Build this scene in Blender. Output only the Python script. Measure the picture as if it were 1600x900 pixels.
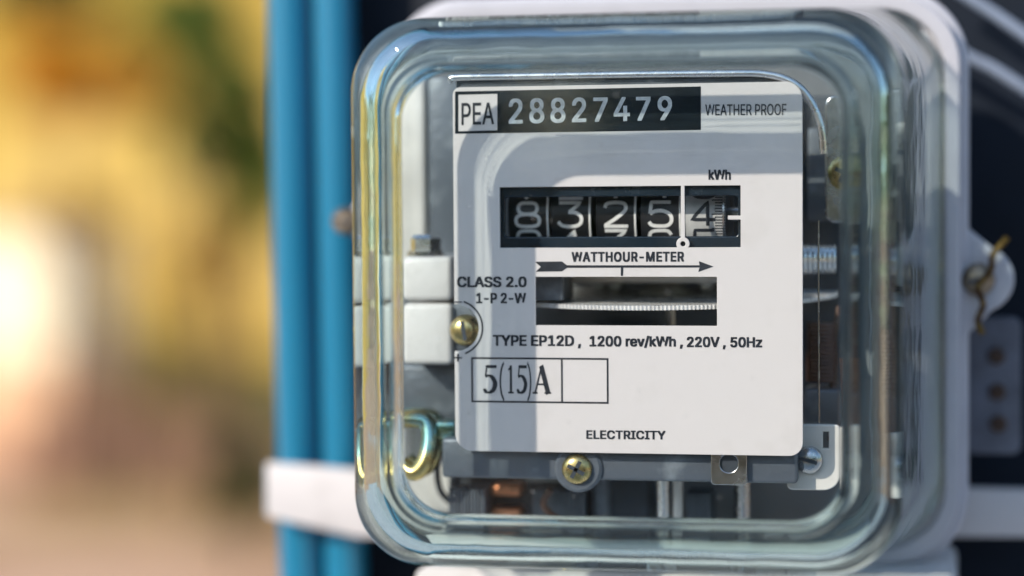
import bpy, bmesh, math, random
from mathutils import Vector, Matrix, noise
random.seed(7)
PI = math.pi
S = 0.001                                   # everything below is written in millimetres
scene = bpy.context.scene
for o in list(bpy.data.objects): bpy.data.objects.remove(o)

# ------------------------------------------------------------------ camera
YAW, PITCH, ROLL = 0.193942632, 0.0391715066, -0.00666429
AIM = Vector((-28.1510997, 0.0, -4.46061515)); DIST = 528.612299; FPX = 3369.08766
def _basis():
    cy, sy, cp, sp = math.cos(YAW), math.sin(YAW), math.cos(PITCH), math.sin(PITCH)
    f = Vector((-sy, cy, 0)); r = Vector((cy, sy, 0)); u = Vector((0, 0, 1))
    f2 = f * cp - u * sp; u2 = u * cp + f * sp
    cr, sr = math.cos(ROLL), math.sin(ROLL)
    return r * cr + u2 * sr, u2 * cr - r * sr, f2
CR, CU, CF = _basis()
CPOS = AIM - CF * DIST
cam_d = bpy.data.cameras.new('camera'); cam = bpy.data.objects.new('camera', cam_d)
scene.collection.objects.link(cam); scene.camera = cam
m = Matrix((CR, CU, -CF)).transposed().to_4x4(); m.translation = CPOS * S
cam.matrix_world = m
cam_d.sensor_width = 36; cam_d.lens = FPX / 1600 * 36
cam_d.clip_start = 0.02; cam_d.clip_end = 500
cam_d.dof.use_dof = True; cam_d.dof.focus_distance = (DIST - 1) * S * 1.0
cam_d.dof.aperture_fstop = 3.3; cam_d.dof.aperture_blades = 0
# focus on the plate's centre
cam_d.dof.focus_distance = ((Vector((0, -3, 0)) - CPOS).dot(CF)) * S
def at(px, py, Y):
    """point of the plane y = Y (mm) seen at this pixel of the 1600 x 900 photograph"""
    v = CF * FPX + CR * (px - 800) + CU * (450 - py)
    return CPOS + v * ((Y - CPOS.y) / v.y)

# ------------------------------------------------------------------ world, sun, exposure
SUN = Vector((-0.76, -1.0, 0.70)).normalized()
elev = math.asin(SUN.z); azim = math.atan2(SUN.x, SUN.y)
w = bpy.data.worlds.new('World'); scene.world = w; w.use_nodes = True
nt = w.node_tree; bg = nt.nodes['Background']
sky = nt.nodes.new('ShaderNodeTexSky'); sky.sky_type = 'NISHITA'; sky.sun_disc = False
sky.sun_elevation = elev; sky.sun_rotation = azim % (2 * PI)
sky.air_density = 1.0; sky.dust_density = 0.6; sky.ozone_density = 1.2
nt.links.new(sky.outputs[0], bg.inputs[0]); bg.inputs[1].default_value = 0.15
sd = bpy.data.lights.new('sun', 'SUN'); so = bpy.data.objects.new('sun', sd); scene.collection.objects.link(so)
sd.energy = 2.3; sd.angle = math.radians(0.9); sd.color = (1.0, 0.90, 0.80)
so.rotation_euler = SUN.to_track_quat('Z', 'Y').to_euler(); so.location = SUN * 3
scene.view_settings.view_transform = 'Standard'; scene.view_settings.look = 'None'
scene.view_settings.exposure = 0.76; scene.view_settings.gamma = 1.0
scene.render.engine = 'CYCLES'
cy = scene.cycles
cy.use_denoising = True; cy.max_bounces = 16; cy.transmission_bounces = 14; cy.transparent_max_bounces = 16
cy.glossy_bounces = 8; cy.diffuse_bounces = 3
cy.caustics_refractive = True; cy.caustics_reflective = False; cy.blur_glossy = 0.3
cy.sample_clamp_indirect = 6.0

# ------------------------------------------------------------------ materials
def mat(name, col, rough=0.5, metal=0.0, **k):
    m = bpy.data.materials.new(name); m.use_nodes = True
    nt = m.node_tree; b = nt.nodes['Principled BSDF']
    b.inputs['Base Color'].default_value = (*col, 1); b.inputs['Roughness'].default_value = rough
    b.inputs['Metallic'].default_value = metal
    tc = nt.nodes.new('ShaderNodeTexCoord')
    sc = k.get('scale', 90); va = k.get('var', 0.12); bu = k.get('bump', 0.0)
    mp = nt.nodes.new('ShaderNodeMapping'); mp.inputs['Scale'].default_value = k.get('stretch', (1, 1, 1))
    nt.links.new(tc.outputs['Object'], mp.inputs[0])
    n = nt.nodes.new('ShaderNodeTexNoise'); n.inputs['Scale'].default_value = sc
    n.inputs['Detail'].default_value = 6; n.inputs['Roughness'].default_value = 0.6
    nt.links.new(mp.outputs[0], n.inputs['Vector'])
    if va or 'col2' in k:
        rp = nt.nodes.new('ShaderNodeValToRGB'); nt.links.new(n.outputs[0], rp.inputs[0])
        e = rp.color_ramp.elements
        c2 = k.get('col2')
        if c2:
            e[0].position = k.get('p0', 0.45); e[1].position = k.get('p1', 0.6)
            e[0].color = (*col, 1); e[1].color = (*c2, 1)
        else:
            e[0].position = 0.3; e[1].position = 0.7
            e[0].color = tuple(c * (1 - va) for c in col) + (1,); e[1].color = tuple(min(1, c * (1 + va)) for c in col) + (1,)
        nt.links.new(rp.outputs[0], b.inputs['Base Color'])
    mr = nt.nodes.new('ShaderNodeMapRange'); nt.links.new(n.outputs[0], mr.inputs[0])
    mr.inputs[1].default_value = 0.3; mr.inputs[2].default_value = 0.7
    mr.inputs[3].default_value = max(0.0, rough - k.get('rv', 0.08)); mr.inputs[4].default_value = min(1, rough + k.get('rv', 0.08))
    nt.links.new(mr.outputs[0], b.inputs['Roughness'])
    if bu:
        n2 = nt.nodes.new('ShaderNodeTexNoise'); n2.inputs['Scale'].default_value = k.get('bscale', sc * 4); n2.inputs['Detail'].default_value = 4
        nt.links.new(mp.outputs[0], n2.inputs['Vector'])
        bp = nt.nodes.new('ShaderNodeBump'); bp.inputs['Strength'].default_value = bu; bp.inputs['Distance'].default_value = k.get('bdist', 0.0004)
        nt.links.new(n2.outputs[0], bp.inputs['Height']); nt.links.new(bp.outputs[0], b.inputs['Normal'])
    for key in ('Specular IOR Level', 'Coat Weight', 'Coat Roughness', 'Anisotropic', 'Subsurface Weight', 'Transmission Weight'):
        if key in k: b.inputs[key].default_value = k[key]
    return m

def glass_wall():
    m = bpy.data.materials.new('thick_glass'); m.use_nodes = True; nt = m.node_tree; nt.nodes.clear()
    o = nt.nodes.new('ShaderNodeOutputMaterial'); g = nt.nodes.new('ShaderNodeBsdfGlass')
    g.inputs['Color'].default_value = (0.88, 0.95, 0.94, 1); g.inputs['Roughness'].default_value = 0.0; g.inputs['IOR'].default_value = 1.5
    tc = nt.nodes.new('ShaderNodeTexCoord')
    n = nt.nodes.new('ShaderNodeTexNoise'); n.inputs['Scale'].default_value = 38; n.inputs['Detail'].default_value = 2.5
    nt.links.new(tc.outputs['Object'], n.inputs[0])
    bp = nt.nodes.new('ShaderNodeBump'); bp.inputs['Strength'].default_value = 0.5; bp.inputs['Distance'].default_value = 0.0018
    nt.links.new(n.outputs[0], bp.inputs['Height']); nt.links.new(bp.outputs[0], g.inputs['Normal'])
    t = nt.nodes.new('ShaderNodeBsdfTransparent'); t.inputs[0].default_value = (0.95, 0.98, 0.975, 1)
    mx = nt.nodes.new('ShaderNodeMixShader'); mx.inputs[0].default_value = 0.03
    nt.links.new(g.outputs[0], mx.inputs[1]); nt.links.new(t.outputs[0], mx.inputs[2]); nt.links.new(mx.outputs[0], o.inputs[0])
    return m
def glass_pane():
    m = bpy.data.materials.new('flat_glass'); m.use_nodes = True; nt = m.node_tree; nt.nodes.clear()
    o = nt.nodes.new('ShaderNodeOutputMaterial'); mx = nt.nodes.new('ShaderNodeMixShader')
    t = nt.nodes.new('ShaderNodeBsdfTransparent'); t.inputs[0].default_value = (0.975, 0.99, 0.985, 1)
    g = nt.nodes.new('ShaderNodeBsdfGlossy'); g.inputs['Roughness'].default_value = 0.01
    lw = nt.nodes.new('ShaderNodeLayerWeight'); lw.inputs['Blend'].default_value = 0.5
    pw = nt.nodes.new('ShaderNodeMath'); pw.operation = 'POWER'; pw.inputs[1].default_value = 5
    nt.links.new(lw.outputs['Facing'], pw.inputs[0])
    ma = nt.nodes.new('ShaderNodeMath'); ma.operation = 'MULTIPLY_ADD'; ma.inputs[1].default_value = 0.94; ma.inputs[2].default_value = 0.03
    nt.links.new(pw.outputs[0], ma.inputs[0]); nt.links.new(ma.outputs[0], mx.inputs[0])
    nt.links.new(t.outputs[0], mx.inputs[1]); nt.links.new(g.outputs[0], mx.inputs[2])
    # thin film of dust and dried drops
    tc = nt.nodes.new('ShaderNodeTexCoord')
    n = nt.nodes.new('ShaderNodeTexNoise'); n.inputs['Scale'].default_value = 45; n.inputs['Detail'].default_value = 8
    nt.links.new(tc.outputs['Object'], n.inputs[0])
    rp = nt.nodes.new('ShaderNodeMapRange'); rp.inputs[1].default_value = 0.5; rp.inputs[2].default_value = 0.8; rp.inputs[3].default_value = 0.0; rp.inputs[4].default_value = 0.012
    nt.links.new(n.outputs[0], rp.inputs[0])
    vo = nt.nodes.new('ShaderNodeTexVoronoi'); vo.inputs['Scale'].default_value = 260; nt.links.new(tc.outputs['Object'], vo.inputs['Vector'])
    v1 = nt.nodes.new('ShaderNodeMath'); v1.operation = 'LESS_THAN'; v1.inputs[1].default_value = 0.07; nt.links.new(vo.outputs['Distance'], v1.inputs[0])
    sp_ = nt.nodes.new('ShaderNodeSeparateColor'); nt.links.new(vo.outputs['Color'], sp_.inputs[0])
    v2 = nt.nodes.new('ShaderNodeMath'); v2.operation = 'GREATER_THAN'; v2.inputs[1].default_value = 0.62; nt.links.new(sp_.outputs[0], v2.inputs[0])
    v3 = nt.nodes.new('ShaderNodeMath'); v3.operation = 'MULTIPLY'; nt.links.new(v1.outputs[0], v3.inputs[0]); nt.links.new(v2.outputs[0], v3.inputs[1])
    ms = nt.nodes.new('ShaderNodeMapping'); ms.inputs['Rotation'].default_value = (0, .5, 0); ms.inputs['Scale'].default_value = (9, 9, 420); nt.links.new(tc.outputs['Object'], ms.inputs[0])
    ns = nt.nodes.new('ShaderNodeTexNoise'); ns.inputs['Scale'].default_value = 1; ns.inputs['Detail'].default_value = 1; nt.links.new(ms.outputs[0], ns.inputs[0])
    sm = nt.nodes.new('ShaderNodeMapRange'); sm.inputs[1].default_value = .74; sm.inputs[2].default_value = .80; sm.inputs[4].default_value = .22; nt.links.new(ns.outputs[0], sm.inputs[0])
    v4 = nt.nodes.new('ShaderNodeMath'); v4.operation = 'MULTIPLY_ADD'; v4.inputs[1].default_value = .22; nt.links.new(v3.outputs[0], v4.inputs[0]); nt.links.new(sm.outputs[0], v4.inputs[2])
    v5 = nt.nodes.new('ShaderNodeMath'); v5.operation = 'ADD'; nt.links.new(v4.outputs[0], v5.inputs[0]); nt.links.new(rp.outputs[0], v5.inputs[1]); rp = v5
    df = nt.nodes.new('ShaderNodeBsdfDiffuse'); df.inputs[0].default_value = (0.75, 0.75, 0.72, 1)
    m2 = nt.nodes.new('ShaderNodeMixShader'); nt.links.new(rp.outputs[0], m2.inputs[0])
    nt.links.new(mx.outputs[0], m2.inputs[1]); nt.links.new(df.outputs[0], m2.inputs[2])
    nt.links.new(m2.outputs[0], o.inputs[0])
    return m
def glass_side():
    m = glass_pane(); m.name = 'side_glass'; nt = m.node_tree
    for n in nt.nodes:
        if n.type == 'BSDF_TRANSPARENT': n.inputs[0].default_value = (0.93, 0.972, 0.965, 1)
        if n.type == 'BSDF_GLOSSY': gl = n
        if n.type == 'MAP_RANGE' and abs(n.inputs[4].default_value - .012) < 1e-4: n.inputs[1].default_value = .45; n.inputs[4].default_value = .04
        if n.type == 'BSDF_DIFFUSE': n.inputs[0].default_value = (.62, .74, .70, 1)
    tc = nt.nodes.new('ShaderNodeTexCoord'); mp = nt.nodes.new('ShaderNodeMapping'); mp.inputs['Scale'].default_value = (1, 1, 1)
    n = nt.nodes.new('ShaderNodeTexNoise'); n.inputs['Scale'].default_value = 45; n.inputs['Detail'].default_value = 2.5
    bp = nt.nodes.new('ShaderNodeBump'); bp.inputs['Strength'].default_value = 0.35; bp.inputs['Distance'].default_value = 0.0012
    nt.links.new(tc.outputs['Object'], n.inputs[0]); nt.links.new(n.outputs[0], bp.inputs['Height']); nt.links.new(bp.outputs[0], gl.inputs['Normal'])
    return m
M = dict(
    glass=glass_wall(), pane=glass_pane(), side=glass_side(),
    plate=mat('plate_paint', (0.73, 0.672, 0.655), 0.40, scale=85, col2=(0.655, 0.60, 0.575), p0=.50, p1=.80, bump=0.16, bscale=900, bdist=0.0002),
    ink=mat('black_ink', (0.012, 0.016, 0.026), 0.45, var=0.3, scale=300),
    black_label=mat('black_label', (0.006, 0.012, 0.018), 0.5, var=0.3, scale=200, **{'Specular IOR Level': .2}),
    white_ink=mat('worn_white_ink', (0.62, 0.63, 0.64), 0.5, var=0.25, scale=700),
    base=mat('grey_base_paint', (0.53, 0.53, 0.56), 0.4, scale=55, col2=(0.43, 0.43, 0.46), p0=.5, p1=.85, bump=0.2),
    white_plastic=mat('white_plastic', (0.80, 0.78, 0.75), 0.4, var=0.04),
    magnet=mat('white_magnet_paint', (0.80, 0.76, 0.73), 0.42, scale=130, col2=(0.66, 0.63, 0.60), p0=.5, p1=.8, bump=0.3),
    black_plastic=mat('black_plastic', (0.012, 0.022, 0.034), 0.22, var=0.2),
    drum=mat('drum_black', (0.014, 0.015, 0.018), 0.35, var=0.3),
    drum_silver=mat('drum_silver', (0.55, 0.54, 0.53), 0.45, var=0.15, scale=300),
    digit=mat('digit_paint', (0.86, 0.84, 0.81), 0.5, var=0.1, scale=500),
    aluminium=mat('aluminium', (0.78, 0.78, 0.78), 0.28, 1.0, var=0.08, scale=150, bump=0.15),
    disc=mat('disc_aluminium', (0.90, 0.88, 0.86), 0.30, 0.3, var=0.1, scale=300, bump=0.3),
    iron=mat('dark_cast_iron', (0.13, 0.15, 0.18), 0.42, 0.3, var=0.35, scale=120, bump=0.35, col2=(0.25, 0.28, 0.31), p0=0.52, p1=0.72),
    dark=mat('dark_interior', (0.045, 0.055, 0.07), 0.5, var=0.3, scale=60),
    steel=mat('steel', (0.55, 0.55, 0.56), 0.25, 1.0, var=0.1, scale=200, bump=0.1),
    zinc=mat('passivated_zinc', (0.32, 0.52, 0.47), 0.22, 1.0, scale=75, col2=(0.75, 0.56, 0.22), p0=0.46, p1=0.6, rv=0.1),
    brass=mat('brass', (0.72, 0.55, 0.25), 0.3, 1.0, scale=500, col2=(0.40, 0.32, 0.12), p0=0.45, p1=0.65),
    dull_brass=mat('dull_brass', (0.30, 0.24, 0.17), 0.4, 0.8, scale=300, var=.3),
    copper=mat('copper', (0.85, 0.33, 0.16), 0.35, 0.7, var=0.2, scale=400),
    rust=mat('rusty_steel', (0.30, 0.13, 0.035), 0.75, 0.2, scale=300, col2=(0.10, 0.05, 0.025), bump=0.5),
    dull_grey=mat('dull_grey', (0.13, 0.14, 0.17), 0.6, var=0.3, scale=100, bump=.3),
    dark_rust=mat('dark_rust', (0.07, 0.04, 0.025), 0.8, var=0.3, scale=300, bump=.4),
    coil=mat('enamelled_copper', (0.09, 0.04, 0.025), 0.4, var=0.25, scale=200),
    floor_paint=mat('floor_paint', (0.20, 0.205, 0.22), 0.45, scale=50, col2=(0.12, 0.125, 0.135), p0=.5, p1=.8),
    gold_rust=mat('gold_rust', (0.36, 0.23, 0.06), 0.5, .5, scale=300, col2=(0.12, 0.05, 0.02), bump=.3),
    cream_metal=mat('cream_metal', (0.84, 0.80, 0.75), 0.4, 0.2, var=0.08),
    blue_pipe=mat('blue_pvc', (0.003, 0.19, 0.33), 0.33, var=0.08, scale=15, stretch=(1, 1, .12), col2=(0.03, 0.27, 0.40), p0=.5, p1=.75, bump=0.12, **{'Coat Weight': .6, 'Coat Roughness': .35}),
    board=mat('navy_board', (0.006, 0.011, 0.020), 0.55, var=0.3, scale=20, bump=0.2, **{'Specular IOR Level': .2}),
    cable=mat('grey_cable', (0.25, 0.30, 0.38), 0.5, var=0.1),
    strap=mat('white_strap', (0.66, 0.63, 0.61), 0.5, scale=45, col2=(0.50, 0.47, 0.45), p0=.52, p1=.8, bump=.25),
    ground=mat('dry_earth', (0.44, 0.23, 0.13), 0.95, scale=0.9, col2=(0.80, 0.52, 0.32), p0=0.4, p1=0.65),
    hill=mat('hill_grass', (0.47, 0.29, 0.03), 0.95, scale=0.35, col2=(0.72, 0.47, 0.12), p0=0.42, p1=0.6),
    concrete=mat('bounce_concrete', (0.50, 0.50, 0.50), 0.9, scale=3, var=0.12),  # grey of the added bounce slab, lightened for more fill
    wall=mat('cream_plaster', (0.88, 0.81, 0.58), 0.8, var=0.04, scale=2),
    plinth=mat('plinth_render', (0.66, 0.42, 0.25), 0.85, var=0.12, scale=2),
    roof=mat('roof_sheet', (0.62, 0.42, 0.16), 0.7, var=0.2, scale=3),
    bark=mat('bark', (0.16, 0.09, 0.05), 0.9, var=0.3, scale=8),
    wood=mat('weathered_wood', (0.24, 0.13, 0.08), 0.8, var=0.25, scale=8),
    leaf_green=mat('green_leaf', (0.24, 0.32, 0.06), 0.5, var=0.3, scale=3),
    leaf_dark=mat('dark_leaf', (0.06, 0.085, 0.02), 0.5, var=0.3, scale=3),
    leaf_yellow=mat('yellow_leaf', (0.72, 0.50, 0.07), 0.5, var=0.25, scale=3),
    leaf_orange=mat('orange_leaf', (0.85, 0.42, 0.03), 0.5, var=0.3, scale=3),
    grass=mat('dry_grass', (0.48, 0.36, 0.14), 0.8, var=0.3, scale=3),
)

for k_ in ('leaf_green', 'leaf_dark', 'leaf_yellow', 'leaf_orange'):
    nt = M[k_].node_tree; b_ = nt.nodes['Principled BSDF']; tr_ = nt.nodes.new('ShaderNodeBsdfTranslucent'); mx_ = nt.nodes.new('ShaderNodeMixShader')
    nt.links.new(b_.inputs['Base Color'].links[0].from_socket, tr_.inputs[0]); mx_.inputs[0].default_value = .4
    nt.links.new(b_.outputs[0], mx_.inputs[1]); nt.links.new(tr_.outputs[0], mx_.inputs[2]); nt.links.new(mx_.outputs[0], nt.nodes['Material Output'].inputs[0])

# ------------------------------------------------------------------ helpers
def tag(o, label=None, cat=None, group=None, kind=None):
    if label: o['label'] = label
    if cat: o['category'] = cat
    if group: o['group'] = group
    if kind: o['kind'] = kind
    return o
def empty(name, loc, **k):
    o = bpy.data.objects.new(name, None); scene.collection.objects.link(o)
    o.location = Vector(loc) * S; o.empty_display_size = 0.02
    o['_org'] = tuple(loc)
    return tag(o, **k)
def org(o):
    while o is not None:
        if '_org' in o: return Vector(o['_org'])
        o = o.parent
    return Vector((0, 0, 0))
def link(name, me, mats, parent=None, smooth=False, **k):
    """me: mesh whose vertices are world millimetres"""
    if not isinstance(mats, (list, tuple)): mats = [mats]
    for mt in mats: me.materials.append(mt)
    o = bpy.data.objects.new(name, me); scene.collection.objects.link(o)
    if parent is not None:
        c = org(parent); me.transform(Matrix.Scale(S, 4) @ Matrix.Translation(-c)); o.parent = parent
    else:
        n = len(me.vertices); xs = [v.co for v in me.vertices]
        c = Vector(((min(v.x for v in xs) + max(v.x for v in xs)) / 2, (min(v.y for v in xs) + max(v.y for v in xs)) / 2, min(v.z for v in xs)))
        me.transform(Matrix.Scale(S, 4) @ Matrix.Translation(-c)); o.location = c * S; o['_org'] = tuple(c)
    if smooth:
        me.polygons.foreach_set('use_smooth', [True] * len(me.polygons))
        if smooth != 'all': me.set_sharp_from_angle(angle=math.radians(35))
    me.update()
    return tag(o, **k)
def mk(name, bm, mats, parent=None, smooth=True, **k):
    me = bpy.data.meshes.new(name); bm.normal_update(); bm.to_mesh(me); bm.free()
    return link(name, me, mats, parent, smooth, **k)
def abox(bm, x0, x1, y0, y1, z0, z1, bev=0.0, seg=3, M4=None):
    b2 = bmesh.new()
    bmesh.ops.create_cube(b2, size=1)
    for v in b2.verts:
        v.co = Vector(((x0 + x1) / 2 + v.co.x * (x1 - x0), (y0 + y1) / 2 + v.co.y * (y1 - y0), (z0 + z1) / 2 + v.co.z * (z1 - z0)))
    if bev: bmesh.ops.bevel(b2, geom=b2.edges[:], offset=bev, segments=seg, profile=0.5, affect='EDGES')
    if M4: b2.transform(M4)
    me = bpy.data.meshes.new('t'); b2.to_mesh(me); b2.free(); bm.from_mesh(me); bpy.data.meshes.remove(me)
    return bm
def box(name, x0, x1, y0, y1, z0, z1, mt, parent=None, bev=0.4, M4=None, **k):
    return mk(name, abox(bmesh.new(), x0, x1, y0, y1, z0, z1, bev, M4=M4), mt, parent, **k)
def lathe(bm, prof, c, axis='y', seg=48):
    """prof: (radius, position along axis) pairs; closed with fans"""
    c = Vector(c)
    def P(r, t, a):
        u, v = r * math.cos(a), r * math.sin(a)
        return c + (Vector((u, t, v)) if axis == 'y' else Vector((t, u, v)) if axis == 'x' else Vector((u, v, t)))
    rings = [[bm.verts.new(P(r, t, 2 * PI * i / seg)) for i in range(seg)] if r > 1e-6 else [bm.verts.new(P(0, t, 0))] for r, t in prof]
    for a, b in zip(rings, rings[1:]):
        for i in range(seg):
            j = (i + 1) % seg
            if len(a) == 1 and len(b) == 1: continue
            if len(a) == 1: bm.faces.new((a[0], b[i], b[j]))
            elif len(b) == 1: bm.faces.new((a[i], b[0], a[j]))
            else: bm.faces.new((a[i], b[i], b[j], a[j]))
    bmesh.ops.recalc_face_normals(bm, faces=bm.faces[:])
    return bm
def tube(bm, pts, r, seg=12, closed=False):
    pts = [Vector(p) for p in pts]; rings = []; n = len(pts); up = None
    for i, p in enumerate(pts):
        a = pts[i - 1] if (i or closed) else p; b = pts[(i + 1) % n] if (i < n - 1 or closed) else p
        t = (b - a).normalized()
        if up is None: up = t.orthogonal().normalized()
        up = (up - t * up.dot(t)).normalized(); s = t.cross(up)
        rr = r[i] if isinstance(r, (list, tuple)) else r
        rings.append([bm.verts.new(p + up * rr * math.cos(2 * PI * k / seg) + s * rr * math.sin(2 * PI * k / seg)) for k in range(seg)])
    for a, b in list(zip(rings, rings[1:])) + ([(rings[-1], rings[0])] if closed else []):
        for k in range(seg): bm.faces.new((a[k], a[(k + 1) % seg], b[(k + 1) % seg], b[k]))
    if not closed: bm.faces.new(rings[0][::-1]); bm.faces.new(rings[-1])
    bmesh.ops.recalc_face_normals(bm, faces=bm.faces[:])
    return bm
def spline(pts, n=8):
    pts = [Vector(p) for p in pts]; P = [pts[0]] + pts + [pts[-1]]; out = []
    for i in range(1, len(P) - 2):
        for k in range(n):
            t = k / n; a, b, c, d = P[i - 1:i + 3]
            out.append(0.5 * ((2 * b) + (c - a) * t + (2 * a - 5 * b + 4 * c - d) * t * t + (3 * b - a - 3 * c + d) * t ** 3))
    return out + [pts[-1]]
def rrect(x0, x1, z0, z1, r, n=8):
    """rounded rectangle, r may be four radii (tl, tr, br, bl)"""
    if not isinstance(r, (tuple, list)): r = (r,) * 4
    out = []
    for (cx, cz, rr, a0) in ((x1 - r[1], z1 - r[1], r[1], 0), (x0 + r[0], z1 - r[0], r[0], 90), (x0 + r[3], z0 + r[3], r[3], 180), (x1 - r[2], z0 + r[2], r[2], 270)):
        for k in range(n + 1):
            a = math.radians(a0 + 90 * k / n); out.append((cx + rr * math.cos(a), cz + rr * math.sin(a)))
    return out
def circle(cx, cz, r, n=40): return [(cx + r * math.cos(2 * PI * k / n), cz + r * math.sin(2 * PI * k / n)) for k in range(n)]
def sheet_mesh(loops, y0, y1, bevel=0.0):
    """solid sheet between y0 and y1 (front first) from 2D loops, inner loops are holes"""
    cu = bpy.data.curves.new('t', 'CURVE'); cu.dimensions = '2D'; cu.fill_mode = 'BOTH'
    cu.extrude = max(0.0001, (y1 - y0) / 2 - bevel); cu.bevel_depth = bevel; cu.bevel_resolution = 2
    for lp in loops:
        sp = cu.splines.new('POLY'); sp.points.add(len(lp) - 1)
        for q, (x, z) in zip(sp.points, lp): q.co = (x, z, 0, 1)
        sp.use_cyclic_u = True
    o = bpy.data.objects.new('t', cu); me = bpy.data.meshes.new_from_object(o)
    bpy.data.objects.remove(o); bpy.data.curves.remove(cu)
    me.transform(Matrix(((1, 0, 0, 0), (0, 0, -1, (y0 + y1) / 2), (0, 1, 0, 0), (0, 0, 0, 1))))
    return me
def sheet(name, loops, y0, y1, mt, parent=None, bevel=0.0, **k):
    return link(name, sheet_mesh(loops, y0, y1, bevel), mt, parent, True if bevel else False, **k)
def xz(px, py, Y=0.0): p = at(px, py, Y); return (p.x, p.z)

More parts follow.
